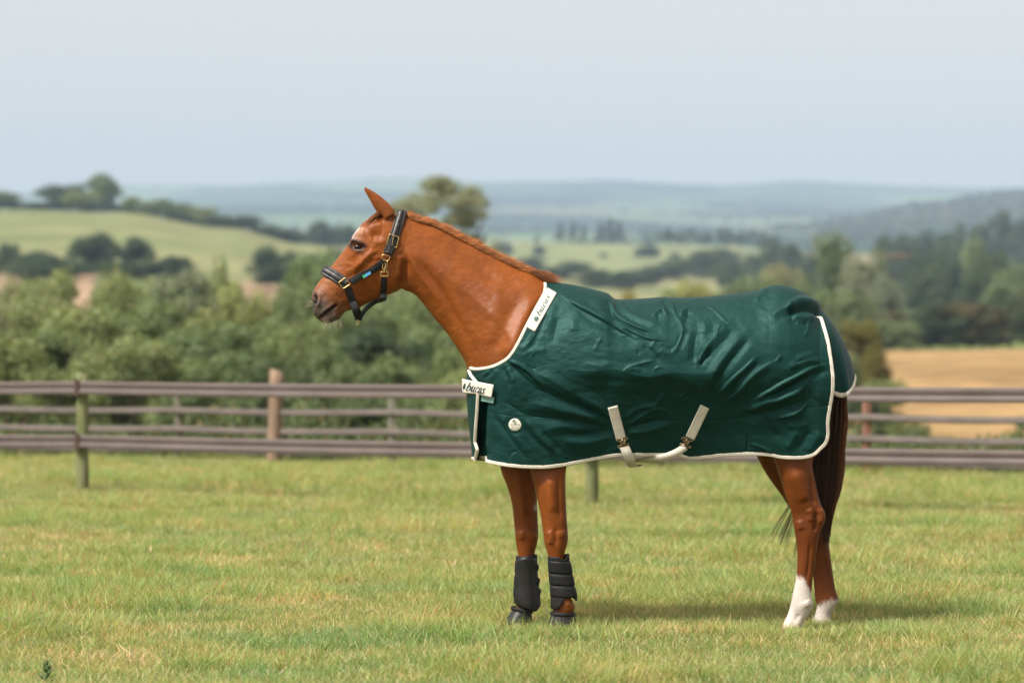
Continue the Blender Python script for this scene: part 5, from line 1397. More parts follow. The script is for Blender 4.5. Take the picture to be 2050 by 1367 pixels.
def round_post(x, y, r, h, mat, parent, lean=0.0, seed=0, slant=.3, square=False):
    q = np.random.default_rng(seed); n = 20 if not square else 4; zs = np.linspace(-.15, h, 9)
    th = np.linspace(0, 2 * np.pi, n, endpoint=False) + (math.pi / 4 + .3 if square else 0)
    z0 = float(ground_z(x, y)); V = []
    for i, z in enumerate(zs):
        rr = r * (1 + .05 * q.normal(0, 1, n) * (0 if square else 1)) * (1.03 - .06 * i / 8) * (1.3 if square else 1)
        zz = z0 + z + (slant * rr * np.cos(th - 2.6) if i == 8 else 0)
        V.append(np.stack([x + lean * z + rr * np.cos(th), y + rr * np.sin(th), zz + 0 * th], -1))
    V = np.vstack(V); Fc = grid_faces(9, n, True).tolist() + [list(range(8 * n, 9 * n)), list(range(n))[::-1]]
    return keep(mesh('post', V, Fc, mat, None, not square), parent)
def rail(p, q, h, th, mat, parent, seed=0, ribs=True, sag=.012):
    p = np.array(p, float); q = np.array(q, float); d = q - p; L = np.linalg.norm(d[:2]); d /= np.linalg.norm(d)
    nrm = np.array([d[1], -d[0], 0]); nrm /= np.linalg.norm(nrm); nrm *= -np.sign(nrm[1])
    k = 24; t = np.linspace(0, 1, k)
    P = p + t[:, None] * (q - p); P[:, 2] -= sag * np.sin(np.pi * t)
    b = h / 2
    prof = [(b, 0), (b, th * .7), (b * .62, th), (b * .1, th * .85), (b * .02, th * .35), (-b * .06, th * .85), (-b * .55, th * 1.25), (-b * .92, th * 1.2), (-b, th * .8), (-b, 0)] if ribs else [(b, 0), (b * .9, th * .7), (-b * .4, th * 1.3), (-b * .9, th), (-b, 0)]
    V = np.stack([P + np.array([0, 0, 1]) * a + nrm * c for a, c in prof], 1); m = len(prof)
    Fc = grid_faces(k, m, True).tolist() + [list(range(m))[::-1], [(k - 1) * m + i for i in range(m)]]
    return keep(mesh('rail', V.reshape(-1, 3), Fc, mat, None, False), parent)

A1 = np.array([-4.179, 27.67]); A2 = np.array([.711, 25.32]); dA_ = A2 - A1
fenceA = empty('paddock_fence', (A1[0], A1[1], 0))
tag(fenceA, 'near paddock fence with two broad brown rails on round mossy posts', 'fence')
pA_ = [A1 + dA_ * i for i in (-2, -1, 0, 1, 2, 3)]
u_ = dA_ / np.linalg.norm(dA_); nA = np.array([u_[1], -u_[0]]); nA = nA * -np.sign(nA[1])
for i, p in enumerate(pA_):
    round_post(p[0], p[1], .058, 1.157, greenpost, fenceA, .004 * (i - 1), i)
    for z in (1.030, .510):
        c = p + nA * .098
        o = MB().box((c[0], c[1], z + float(ground_z(*p))), (.020, .012, .080)).build('bracket', bracket, None, False); keep(o, fenceA)
for a, b in zip(pA_[:-1], pA_[1:]):
    for z in (1.030, .510):
        e = nA * .058; za = float(ground_z(*a)); zb = float(ground_z(*b))
        rail((*(a + e), z + za), (*(b + e), z + zb), .128, .030, railm, fenceA)
B1 = np.array([(555 - 1025) / F * 35.6, 35.6]); B2 = np.array([(1735 - 1025) / F * 31.8, 31.8]); dB_ = (B2 - B1)
def onB(px):
    k = (px - 1025) / F; t = (B1[0] - k * B1[1]) / (k * dB_[1] - dB_[0]); return B1 + t * dB_
fenceB = empty('boundary_fence', (B1[0], B1[1], 0))
tag(fenceB, 'far boundary fence with four thin weathered rails on mixed timber posts', 'fence')
nB = np.array([dB_[1], -dB_[0]]); nB /= np.linalg.norm(nB); nB *= -np.sign(nB[1])
pxB = [-1050, -560, -75, 355, 785, 1260, 1735, 2210, 2700, 3200]
posts = [(355, .034, 1.02, greypost, True), (785, .045, 1.0, greypost, True), (1260, .045, 1.0, greypost, True), (1735, .042, 1.0, redpost, True), (2210, .042, 1.0, redpost, True), (-75, .045, 1.0, greypost, True), (-560, .045, 1.0, greypost, True), (2700, .042, 1.0, redpost, True)]
for i, (px, r, h, mt, s) in enumerate(posts):
    p = onB(px); round_post(p[0], p[1], r, h, mt, fenceB, 0, 20 + i, .2, s)
p = onB(553) + nB * .06; o = round_post(p[0], p[1], .088, 1.16, brownpost, fenceB, .035, 31, .5); o['label'] = 'stout pale brown strainer post with a slanted top'
for a, b in zip(pxB[:-1], pxB[1:]):
    for j, z in enumerate((.955, .672, .434, .190)):
        pa, pb = onB(a) + nB * .045, onB(b) + nB * .045
        rail((*pa, z), (*pb, z), .078 if j in (1, 2) else .10, .022, raild, fenceB, ribs=False, sag=.02)
# ================================================================ trees and shrubs
def leaf_mat(name, c, var=.35, trans=.32):
    m, nt, b = new_mat(name)
    out = nt.nodes['Material Output']
    at = N(nt, 'ShaderNodeAttribute', attribute_name='Col'); oi = N(nt, 'ShaderNodeObjectInfo')
    r = ramp(nt, oi.outputs['Random'], [(0, tuple(x * (1 - var * .5) for x in c)), (.5, c), (1, (c[0] * 1.25, c[1] * 1.12, c[2] * .95))])
    cc = mixc(nt, 1.0, r.outputs[0], at.outputs['Color'], 'MULTIPLY')
    nt.links.new(cc, b.inputs['Base Color']); b.inputs['Roughness'].default_value = .55; b.inputs['Specular IOR Level'].default_value = .25
    tr = N(nt, 'ShaderNodeBsdfTranslucent'); nt.links.new(mixc(nt, 1.0, cc, (1.25, 1.35, .7), 'MULTIPLY'), tr.inputs[0])
    mx = N(nt, 'ShaderNodeMixShader'); mx.inputs[0].default_value = trans
    nt.links.new(b.outputs[0], mx.inputs[1]); nt.links.new(tr.outputs[0], mx.inputs[2]); nt.links.new(mx.outputs[0], out.inputs[0])
    return m
LM = {'tan': leaf_mat('leaf_tan', (.34, .24, .16)), 'pale': leaf_mat('leaf_pale', (.30, .31, .19)), 'blue': leaf_mat('leaf_blue', (.075, .105, .075)), 'wood': leaf_mat('leaf_wood', (.050, .072, .050)), 'light': leaf_mat('leaf_light', (.225, .260, .110)), 'mid': leaf_mat('leaf_mid', (.150, .195, .088)), 'dark': leaf_mat('leaf_dark', (.060, .088, .046)),
      'olive': leaf_mat('leaf_olive', (.20, .21, .11)), 'yellow': leaf_mat('leaf_yellow', (.170, .160, .038)), 'pine': leaf_mat('leaf_pine', (.032, .055, .032)),
      'grey': leaf_mat('leaf_grey', (.18, .205, .135)), 'brown': leaf_mat('leaf_brown', (.100, .088, .040))}
bark = simple_mat('bark', (.085, .065, .048), .95, 0, .1, 8, .35, .6, 40)

def crown(seed, n_leaf, size, shape):
    """unit crown: x,y in -.5...5, z 0..1"""
    q = np.random.default_rng(seed); blobs = []
    nb = {'round': 34, 'airy': 30, 'tall': 36, 'shrub': 30, 'pine': 26, 'hedge': 40, 'willow': 46}[shape]
    for i in range(nb):
        d = q.normal(0, 1, 3); d /= np.linalg.norm(d); rr = q.random() ** .45
        if shape == 'round': c = np.array([0, 0, .50]) + d * rr * np.array([.36, .36, .38]); r = q.uniform(.10, .19)
        elif shape == 'airy': c = np.array([0, 0, .62]) + d * (rr * .5 + .5) * np.array([.40, .40, .32]); r = q.uniform(.06, .13)
        elif shape == 'tall': z = q.random(); w = .36 * math.sin(math.pi * (.12 + .8 * z)); c = np.array([d[0] * w, d[1] * w, .10 + .80 * z]); r = q.uniform(.09, .16)
        elif shape == 'shrub': z = q.random() ** 1.2; w = .40 * (1 - .55 * z); c = np.array([d[0] * w, d[1] * w, .08 + .76 * z]); r = q.uniform(.09, .17)
        elif shape == 'hedge': c = np.array([q.uniform(-.42, .42), q.uniform(-.3, .3), q.uniform(.12, .78)]); r = q.uniform(.10, .18)
        elif shape == 'willow': rho = math.sqrt(q.random()); a_ = q.uniform(0, 6.28); c = np.array([.40 * rho * math.cos(a_), .40 * rho * math.sin(a_), .06 + (.30 + .52 * math.sqrt(1 - rho * rho * .9)) * q.random() ** .45]); r = q.uniform(.07, .13)
        else: z = q.random(); w = .30 * (1.05 - z); c = np.array([d[0] * w, d[1] * w, .10 + .82 * z]); r = q.uniform(.06, .12)
        blobs.append((c, r))
    w = np.array([b[1] ** 2 for b in blobs]); cnt = q.multinomial(n_leaf, w / w.sum())
    C_, Nn_ = [], []
    for (c, r), k in zip(blobs, cnt):
        d = q.normal(0, 1, (k, 3)); d /= np.linalg.norm(d, axis=1)[:, None]; d[:, 2] = np.where(d[:, 2] < -.3, d[:, 2] * .5, d[:, 2])
        rad = r * q.uniform(.35, 1.0, k) ** .5 * (1 + .22 * q.normal(0, 1, k).clip(-1, 2))
        C_.append(c + d * rad[:, None]); Nn_.append(d * .9 + q.normal(0, .6, (k, 3)) + (0, 0, .35))
    C_ = np.vstack(C_); Nn_ = np.vstack(Nn_); Nn_ /= np.linalg.norm(Nn_, axis=1)[:, None]
    k = len(C_); A = np.cross(Nn_, q.normal(0, 1, (k, 3))); A /= np.linalg.norm(A, axis=1)[:, None]; B = np.cross(Nn_, A)
    s = size * q.uniform(.6, 1.4, k)[:, None]
    V = np.stack([C_ - A * s, C_ - B * s * .55 + Nn_ * s * .15, C_ + A * s, C_ + B * s * .55 + Nn_ * s * .15], 1)
    colr = q.uniform(.62, 1.32, (k, 1)) * np.array([1, 1, 1]) + np.c_[q.normal(0, .10, k), np.zeros(k), q.normal(0, .05, k)]
    return fast_mesh('crown', V.reshape(-1, 3), np.arange(k * 4).reshape(-1, 4), LM['mid'], None, False, face_col=np.clip(colr, .3, 1.7), link_it=False).data

def trunk_mesh(seed):
    q = np.random.default_rng(seed); m = MB()
    z = np.linspace(-.06, .62, 8); P = np.stack([.02 * np.sin(z * 5 + seed), .02 * np.cos(z * 4 + seed), z], -1); m.tube(P, np.interp(z, [-.06, .02, .62], [.045, .030, .010]), 9)
    for i in range(7):
        a = q.uniform(0, 6.28); z0 = q.uniform(.22, .55); t = np.linspace(0, 1, 6)[:, None]
        base = np.array([.02 * math.sin(z0 * 5 + seed), .02 * math.cos(z0 * 4 + seed), z0]); d = np.array([math.cos(a) * .27, math.sin(a) * .27, .26])
        m.tube(base + t * d + (0, 0, .04) * t**2, np.linspace(.014, .004, 6), 6)
    me_ = bpy.data.meshes.new('trunk'); me_.from_pydata(np.vstack(m.V).tolist(), [], m.F); me_.materials.append(bark)
    me_.polygons.foreach_set('use_smooth', [True] * len(me_.polygons)); return me_
CR = {}
for sh, kset in (('round', 4), ('airy', 2), ('tall', 2), ('pine', 2), ('hedge', 3)):
    CR[sh] = [crown(100 + i + len(sh) * 13, 7000 if sh != 'airy' else 5200, .024 if sh != 'pine' else .017, sh) for i in range(kset)]
CR['shrub'] = [crown(300 + i, 15000, .0155, 'shrub') for i in range(4)]
CR['willow'] = [crown(330 + i, 19000, .0140, 'willow') for i in range(3)]
CR['bigairy'] = [crown(350, 15000, .0125, 'airy'), crown(351, 15000, .0125, 'airy')]
TRK = [trunk_mesh(i) for i in range(3)]
_tc = [0]
def plant(px, top, Y, wpx, shape, mat, label, group=None, name=None, cat=None, sink=0.0, dw=1.0, frac=1.0):
    i = _tc[0]; _tc[0] += 1
    x = (px - 1025) / F * Y; z = float(ground_z(x, Y)) - .05 - sink
    h = max(.5, float(zpy(top, Y)) - z); w = wpx / F * Y * (1.55 if shape == 'willow' else 1.15)
    nm = name or {'shrub': 'shrub', 'willow': 'willow_shrub', 'pine': 'conifer', 'hedge': 'hedge_clump'}.get(shape, 'tree')
    root = empty(nm, (x, Y, z)); tag(root, label, cat or {'shrub': 'shrub', 'willow': 'shrub', 'hedge': 'hedge'}.get(shape, 'tree'), group)
    me_ = CR[shape][i % len(CR[shape])]
    c = bpy.data.objects.new('crown', me_); link(c, root); c.scale = (w, w * dw, h * frac / .97); c.location = (0, 0, h * (1 - frac)); c.rotation_euler = (0, 0, (i * 2.4) % 6.28)
    c.material_slots[0].link = 'OBJECT'; c.material_slots[0].material = LM[mat]
    t = bpy.data.objects.new('trunk', TRK[i % 3]); link(t, root); t.scale = (h * .8, h * .8, h); t.rotation_euler = (0, 0, (i * 1.7) % 6.28)
    return root

# skyline of the left hill
g = 'trees along the hilltop hedge'
plant(124, 364, 800, 112, 'round', 'dark', 'dark rounded tree on the hill crest, joined to a taller one', g)
plant(207, 346, 800, 92, 'round', 'mid', 'tallest tree on the hill crest, with a gap in its crown', g)
for px, top, w in ((4, 380, 76), (-45, 386, 70), (166, 376, 80), (262, 393, 60), (318, 397, 96), (362, 405, 80), (404, 411, 74)):
    plant(px, top, 795 - px * .06, w, 'round', 'dark' if px % 2 else 'mid', 'small hedgerow tree on the crest above the pale hillside field', g)
for px, top, w in ((452, 430, 60), (492, 428, 66)):
    plant(px, top, 770, w, 'round', 'dark', 'dark tree at the lower end of the hilltop hedge', g)
for px, top, w in ((545, 446, 60), (590, 452, 50), (640, 440, 74), (690, 444, 60), (735, 450, 60)):
    plant(px, top, 930, w, 'round', 'dark', 'distant dark tree in the hedge beyond the end of the pale field', g)
for px in range(-60, 640, 44):
    plant(px, 404 + max(0, px - 200) * .155, 806, 66, 'hedge', 'dark', 'low dark hedge clump along the top edge of the pale hillside field', 'hilltop hedge')
# dark wood at the foot of the pale field
g = 'dark trees below the pale hillside field'
plant(186, 456, 450, 116, 'round', 'dark', 'large dome-shaped dark tree below the pale hillside field', g)
plant(268, 472, 455, 92, 'round', 'dark', 'smaller round dark tree beside the dome-shaped one', g)
for px, top, w, Y in ((18, 482, 56, 470), (75, 500, 120, 450), (115, 508, 110, 440), (60, 524, 100, 425), (232, 520, 120, 425), (300, 522, 110, 430), (338, 506, 66, 445), (366, 512, 50, 445), (150, 522, 90, 425), (-30, 500, 90, 440)):
    plant(px, top, Y, w, 'round', 'dark', 'low dark tree in the copse at the foot of the pale field', g)
for px, top, w in ((538, 484, 84), (585, 500, 66), (560, 512, 90)):
    plant(px, top, 430, w, 'round', 'dark', 'dark tree standing alone in front of the field end, above the tan patch', g)
for px, top, w in ((620, 505, 70), (665, 492, 60)):
    plant(px, top, 560, w, 'round', 'mid', 'mid green tree between the field end and the leafy willow', g)
# bank of pale shrubs beyond the fence
g = 'willow scrub beyond the fence'
SCRUB = ((-110, 540, 84, 210, 'mid', 'mid green willow scrub left of the mossy post, partly hidden by a neighbour'), (20, 534, 82, 190, 'olive', 'olive willow bush in the back row of scrub, under the small tan patch'),
    (120, 534, 90, 200, 'light', 'pale willow bush in the back row, below the copse of dark trees'), (215, 538, 86, 190, 'light', 'pale willow bush in the back row, below the dome-shaped dark tree'),
    (295, 532, 92, 180, 'light', 'pale yellow-green willow bush topping the scrub bank'), (375, 530, 88, 190, 'grey', 'grey-green willow bush at the high end of the scrub bank'),
    (60, 585, 72, 210, 'light', 'middle-row willow bush above the mossy post'), (190, 590, 70, 220, 'light', 'broad pale willow bush in the middle row above the fence rails'),
    (310, 592, 70, 210, 'mid', 'mid green willow bush in the middle row over the thin grey post'), (120, 650, 62, 220, 'mid', 'low front bush directly behind the mossy post'),
    (270, 660, 60, 220, 'light', 'low pale front bush between the mossy post and the thin grey post'), (10, 660, 60, 200, 'mid', 'low green front bush beyond the mossy post, away from the horse'),
    (-100, 650, 64, 200, 'mid', 'low green bush where the front scrub thins out'), (420, 622, 66, 200, 'mid', 'green front bush between the thin grey post and the strainer post'),
    (470, 560, 86, 160, 'light', 'pale willow bush just before the tan field patch'))
for px, top, Y, w, mt, lb in SCRUB:
    plant(px, top, Y, w, 'willow', mt, lb, g)
plant(432, 520, 98, 70, 'airy', 'light', 'thin upright sapling poking above the willow scrub', 'willow scrub beyond the fence')
plant(490, 560, 92, 100, 'willow', 'grey', 'grey-green willow bush beside the tan field patch', g)
for px, top, Y, w, mt, lb in ((525, 640, 74, 170, 'mid', 'green bush in the gap under the tan field patch'), (610, 640, 70, 170, 'mid', 'green bush just past the strainer post, under the horse chin'), (560, 700, 60, 190, 'dark', 'dark low bush directly behind the strainer post'), (660, 690, 60, 170, 'mid', 'low bush below the chin whiskers, above the top rail'), (450, 700, 58, 190, 'mid', 'low bush above the top rail between two fence posts')):
    plant(px, top, Y, w, 'willow', mt, lb, g)
plant(655, 478, 112, 190, 'willow', 'mid', 'big rounded willow behind the muzzle of the horse', g)
plant(610, 560, 104, 150, 'willow', 'mid', 'lower shoulder of green willow under the horse chin', g)
plant(884, 348, 122, 205, 'bigairy', 'pale', 'tall thin-leaved tree showing sky through its crown above the horse neck', cat='tree', name='tree', frac=.33)
plant(900, 440, 123, 190, 'bigairy', 'pale', 'thin-leaved lower tree standing behind the crest of the mane', frac=.6)
plant(790, 440, 118, 150, 'bigairy', 'pale', 'sparse pale tree peeping out behind the halter headpiece', frac=.6)
plant(980, 480, 115, 130, 'bigairy', 'grey', 'sparse grey-green tree behind the middle of the mane')
g = 'thicket behind the horse'
for px, top, Y, w, mt, lb in ((740, 580, 92, 200, 'mid', 'green thicket bush directly below the horse jaw'), (820, 570, 96, 190, 'mid', 'green thicket bush under the horse throat'), (760, 650, 74, 190, 'dark', 'dark thicket bush below the hanging chin strap'),
    (850, 640, 76, 190, 'mid', 'thicket bush in front of the underside of the neck'), (900, 690, 64, 180, 'mid', 'thicket bush close to the chest of the horse'), (800, 710, 60, 190, 'mid', 'low thicket bush just above the rail, between strainer post and chest'),
    (960, 640, 80, 200, 'mid', 'thicket bush mostly hidden by the base of the neck'), (700, 720, 56, 170, 'mid', 'low thicket bush above the rail beside the strainer post'), (930, 740, 56, 150, 'light', 'pale low bush touching the chest tag of the rug')):
    plant(px, top, Y, w, 'willow', mt, lb, g)
for px, top, Y, w in ((1020, 720, 60, 180), (1120, 720, 60, 200), (1240, 720, 60, 200), (1360, 730, 60, 200)):
    plant(px, top, Y, w, 'willow', 'mid', 'bush glimpsed below the belly of the horse, under the rug hem', g)
# middle distance above the rug
g = 'trees of the middle fields'
for px, top, w in ((1122, 446, 32), (1148, 444, 34), (1168, 450, 28)):
    plant(px, top, 1580, w, 'pine', 'pine', 'thin conifer in the loose group on the middle field ridge', g)
for px, top, w in ((1202, 444, 34), (1222, 438, 40), (1240, 442, 34)):
    plant(px, top, 1590, w, 'pine', 'pine', 'conifer in the tight square clump on the field ridge', g)
for px, top, w in ((1338, 456, 40), (1372, 456, 46), (1410, 462, 40), (1450, 456, 46), (1482, 462, 40), (1520, 458, 50), (1548, 470, 44)):
    plant(px, top, 1500, w, 'airy', 'dark', 'spindly dark tree in the row along the field ridge', g)
for px, top, w in ((1006, 482, 50), (1080, 488, 32), (1208, 506, 24), (1274, 504, 18), (1312, 496, 26), (1295, 487, 50), (1350, 505, 26)):
    plant(px, top, 1350, w, 'round', 'dark', 'small round bush dotted on the pale middle field', g)
for px, top, w, Y in ((1150, 520, 90, 900), (1060, 512, 80, 950), (1200, 535, 110, 700), (1255, 540, 90, 690), (1110, 530, 70, 800), (1300, 530, 90, 800), (1345, 515, 90, 900), (1400, 500, 120, 950), (1445, 492, 100, 960), (1460, 520, 100, 800), (1520, 500, 90, 900)):
    plant(px, top, Y, w, 'round', 'dark', 'dark wooded clump on the slope between the middle fields and the rug', g)
for px, top, w in ((1380, 545, 150), (1345, 568, 110), (1425, 570, 110), (1250, 585, 90), (1200, 580, 70), (1130, 562, 60)):
    plant(px, top, 190, w, 'shrub', 'light' if px != 1250 else 'yellow', 'sunlit green bush just showing over the back of the rug', 'bushes behind the rug')
# right-hand valley
g = 'valley trees beyond the rump'
plant(1664, 456, 300, 78, 'round', 'mid', 'tall narrow tree rising above the rump of the horse', g, frac=.62)
plant(1732, 486, 290, 116, 'round', 'grey', 'broad grey-green tree beside the slender tall one', g)
plant(1772, 548, 280, 90, 'round', 'grey', 'drooping grey-green tree in front of the pale tan crown', g)
for px, top, w, Y, mt in ((1560, 520, 120, 400, 'olive'), (1520, 545, 110, 330, 'mid'), (1610, 530, 100, 420, 'dark'), (1600, 560, 100, 300, 'mid'), (1650, 570, 110, 250, 'mid'), (1700, 580, 110, 240, 'mid'), (1480, 555, 100, 300, 'mid')):
    plant(px, top, Y, w, 'round', mt, 'loose olive tree in the valley just over the rump', g)
for px, top, w, Y in ((1772, 466, 70, 800), (1810, 460, 70, 780), (1866, 452, 84, 800), (1900, 470, 70, 760), (1580, 485, 80, 820), (1620, 500, 70, 760), (1545, 478, 60, 850)):
    plant(px, top, Y, w, 'round', 'dark', 'dark round tree in the distant valley hedge', g)
for px, top, w, Y in ((1850, 486, 100, 600), (1880, 520, 100, 520), (1840, 530, 80, 500), (1920, 510, 90, 520)):
    plant(px, top, Y, w, 'round', 'dark', 'deep green tree standing next to the pale tan crown', g)
plant(1788, 506, 610, 58, 'hedge', 'tan', 'pale tan dried-out crown among the green valley trees', g, name='tree', cat='tree', frac=.12)
for px, top, w, Y in ((1950, 472, 90, 520), (1985, 490, 90, 480), (1960, 530, 100, 440), (2040, 505, 110, 400), (2010, 540, 100, 380), (2090, 520, 100, 400)):
    plant(px, top, Y, w, 'round', 'dark' if px % 3 else 'mid', 'green tree massed below the conifers at the valley edge', g)
for px, top, w in ((1925, 444, 46), (1955, 452, 50), (1985, 432, 44), (2008, 424, 46), (2034, 440, 50), (2066, 432, 56), (1900, 462, 50)):
    plant(px, top, 1000, w, 'tall', 'blue', 'tall dark tree in the hazy row on the valley edge', 'tall trees on the valley edge')
# dark hedge at the top of the stubble
for px, top, w in ((1815, 615, 110), (1862, 592, 120), (1915, 600, 110), (1965, 596, 110), (2020, 575, 120), (2075, 560, 130), (2130, 580, 130)):
    plant(px, top, 268, w, 'hedge', 'brown' if px % 2 else 'dark', 'tall dark hedge clump along the top of the golden stubble', 'hedge above the stubble')
for px, top, w in ((1745, 640, 90), (1790, 636, 90), (1700, 650, 110), (1650, 660, 110)):
    plant(px, top, 262, w, 'hedge', 'mid', 'green hedge clump joining the dark hedge to the yellow bush', 'hedge above the stubble')
plant(1722, 628, 130, 120, 'shrub', 'yellow', 'yellow-green bush behind the tail flap of the rug')
plant(1690, 700, 110, 90, 'shrub', 'mid', 'small green bush between the tail flap and the stubble')
plant(1770, 742, 74, 150, 'shrub', 'mid', 'rounded green bush standing in front of the golden stubble')
plant(1720, 790, 66, 140, 'shrub', 'dark', 'dark bush behind the red fence post')
plant(1838, 842, 64, 90, 'shrub', 'mid', 'low trailing bush behind the middle rails at the stubble')
plant(2046, 826, 62, 46, 'shrub', 'mid', 'small weedy bush at the far end of the thin rails')

# ---- undergrowth along the boundary fence, woods on the far hill
def scatter_leaves(name, C_, size, mat, label, seed):
    q = np.random.default_rng(seed); k = len(C_); Nn_ = q.normal(0, 1, (k, 3)) + (0, -.2, .6); Nn_ /= np.linalg.norm(Nn_, axis=1)[:, None]
    A = np.cross(Nn_, q.normal(0, 1, (k, 3))); A /= np.linalg.norm(A, axis=1)[:, None]; B = np.cross(Nn_, A); s = (size * q.uniform(.5, 1.5, k))[:, None]
    V = np.stack([C_ - A * s, C_ - B * s * .4, C_ + A * s, C_ + B * s * .4], 1)
    colr = q.uniform(.6, 1.35, (k, 1)) * np.ones(3)
    brown = q.random(k) < .10; colr[brown] *= (1.9, .95, .8)
    o = fast_mesh(name, V.reshape(-1, 3), np.arange(k * 4).reshape(-1, 4), mat, None, False, face_col=colr); tag(o, label, 'undergrowth', kind='stuff'); return o
q = np.random.default_rng(77); n = 60000
px = q.uniform(-500, 2600, n); lane = q.random(n)
base = np.stack([onB(p) for p in np.linspace(-500, 2600, 60)]); bx = np.interp(px, np.linspace(-500, 2600, 60), base[:, 0]); by = np.interp(px, np.linspace(-500, 2600, 60), base[:, 1])
yy = by + .5 + 9 * lane ** 1.5; xx = (px - 1025) / F * yy
hh = (.30 + .30 * fbm2(px / 90, yy / 2, 93, 3)).clip(.06, 1) * np.interp(px, [-500, 1500, 1700, 1900], [1.5, 1.4, .8, .5]) + .25 * lane
zz = ground_z(xx, yy) + hh * q.random(n) ** .7
scatter_leaves('undergrowth', np.stack([xx, yy, zz], -1),   .035, leaf_mat('leaf_nettle', (.080, .110, .048)), 'tangled weeds and nettles along the foot of the boundary fence', 5)
n = 40000; px = q.uniform(1540, 4200, n); Y = q.uniform(2500, 3380, n); X = (px - 1025) / F * Y; Z = ground_z(X, Y)
keepm = (Z > zpy(448, Y) - 4 * fbm2(X / 120, Y / 120, 95, 3) * 6) | (fbm2(X / 160, Y / 160, 96, 3) > .45)
scatter_leaves('woodland', np.stack([X, Y, Z + 7 * q.random(n)], -1)[keepm], 5.0, LM['wood'], 'far dark woodland covering the hill ridge', 6)
n = 14000; Y = q.uniform(1750, 7400, n); px = q.uniform(-500, 2600, n); X = (px - 1025) / F * Y; Z = ground_z(X, Y)
ridge = np.abs(np.mod(X / 260 + .8 * fbm2(X / 500, Y / 500, 97, 2), 1) - .5) > .46; ridge |= np.abs(np.mod(Y / 330 + .9 * fbm2(X / 420, Y / 420, 98, 2), 1) - .5) > .45
scatter_leaves('hedgerow_lines', np.stack([X, Y, Z + 5 * q.random(n)], -1)[ridge], 7.0, LM['blue'], 'faint hedgerows and copses across the far blue hills', 7)
# ================================================================ grass
def grass_mat():
    m, nt, b = new_mat('grass_blades')
    out = nt.nodes['Material Output']
    at = N(nt, 'ShaderNodeAttribute', attribute_name='Col'); ge = N(nt, 'ShaderNodeNewGeometry')
    mp = N(nt, 'ShaderNodeMapping'); mp.inputs['Scale'].default_value = (.75, 1.5, .0); nt.links.new(ge.outputs['Position'], mp.inputs[0])
    a = N(nt, 'ShaderNodeTexNoise', Scale=1.0, Detail=5.0, Roughness=.6); nt.links.new(mp.outputs[0], a.inputs[0])
    mp2 = N(nt, 'ShaderNodeMapping'); mp2.inputs['Scale'].default_value = (3.1, 4.0, 0); mp2.inputs['Location'].default_value = (5, 2, 0); nt.links.new(ge.outputs['Position'], mp2.inputs[0])
    a2 = N(nt, 'ShaderNodeTexNoise', Scale=1.0, Detail=3.0); nt.links.new(mp2.outputs[0], a2.inputs[0])
    r1 = ramp(nt, a.outputs[0], [(.32, (.74, .95, .92)), (.44, (1.0, 1.02, 1.0)), (.56, (1.12, 1.04, 1.0)), (.66, (1.50, 1.16, 1.40))])
    r2 = ramp(nt, a2.outputs[0], [(.32, (.80, .90, .86)), (.68, (1.18, 1.10, 1.08))])
    c = mixc(nt, 1.0, mixc(nt, 1.0, at.outputs['Color'], r1.outputs[0], 'MULTIPLY'), r2.outputs[0], 'MULTIPLY')
    nt.links.new(c, b.inputs['Base Color']); b.inputs['Roughness'].default_value = .5; b.inputs['Specular IOR Level'].default_value = .3
    tr = N(nt, 'ShaderNodeBsdfTranslucent'); nt.links.new(mixc(nt, 1.0, c, (1.2, 1.25, .7), 'MULTIPLY'), tr.inputs[0])
    mx = N(nt, 'ShaderNodeMixShader'); mx.inputs[0].default_value = .42
    nt.links.new(b.outputs[0], mx.inputs[1]); nt.links.new(tr.outputs[0], mx.inputs[2]); nt.links.new(mx.outputs[0], out.inputs[0])
    return m
gm = grass_mat()
gcol = bpy.data.collections.new('grass_tufts')
def tuft(seed, n, R, hmin, hmax, straw):
    q = np.random.default_rng(seed)
    a = q.uniform(0, 6.28, n); r = R * np.sqrt(q.random(n)); root = np.stack([r * np.cos(a), r * np.sin(a), np.zeros(n)], -1)
    la = q.uniform(0, 6.28, n); lean = q.uniform(.15, .95, n) ** 1.3; h = q.uniform(hmin, hmax, n)
    d = np.stack([np.cos(la) * lean + .22, np.sin(la) * lean, np.ones(n)], -1); d /= np.linalg.norm(d, axis=1)[:, None]
    t = np.array([0, .4, .75, 1.0])[None, :, None]; bend = np.stack([np.cos(la), np.sin(la), -.45 * np.ones(n)], -1) * q.uniform(.1, .5, (n, 1))
    P = root[:, None] + h[:, None, None] * (d[:, None] * t + bend[:, None] * t**2)
    wa = q.uniform(0, 6.28, n); wv = np.stack([np.cos(wa), np.sin(wa), np.zeros(n)], -1)[:, None] * (np.array([1, .9, .6, .08])[None, :, None]) * q.uniform(.0009, .0019, n)[:, None, None]
    V = np.stack([P - wv, P + wv], 2)
    idx = np.arange(n * 8).reshape(n, 4, 2)
    f = np.stack([idx[:, :-1, 0], idx[:, :-1, 1], idx[:, 1:, 1], idx[:, 1:, 0]], -1).reshape(-1, 4)
    k = q.random(n); c = np.where((k < .52)[:, None], (.200, .280, .088), np.where((k < 1 - straw)[:, None], (.300, .335, .130), (.50, .43, .27))) * q.uniform(.65, 1.35, (n, 1))
    red = q.random(n) < .045; c[red] = (.40, .19, .09)
    o = fast_mesh('tuft', V.reshape(-1, 3), f, gm, None, True, vert_col=np.repeat(c, 8, axis=0), link_it=False)
    gcol.objects.link(o)
for i in range(10): tuft(500 + i, 42, .072, .025, .075, .15 if i % 3 else .34)
for i in range(3): tuft(520 + i, 40, .065, .050, .115, .10)
for i in range(2): tuft(530 + i, 18, .080, .015, .040, .75)
q = np.random.default_rng(9)
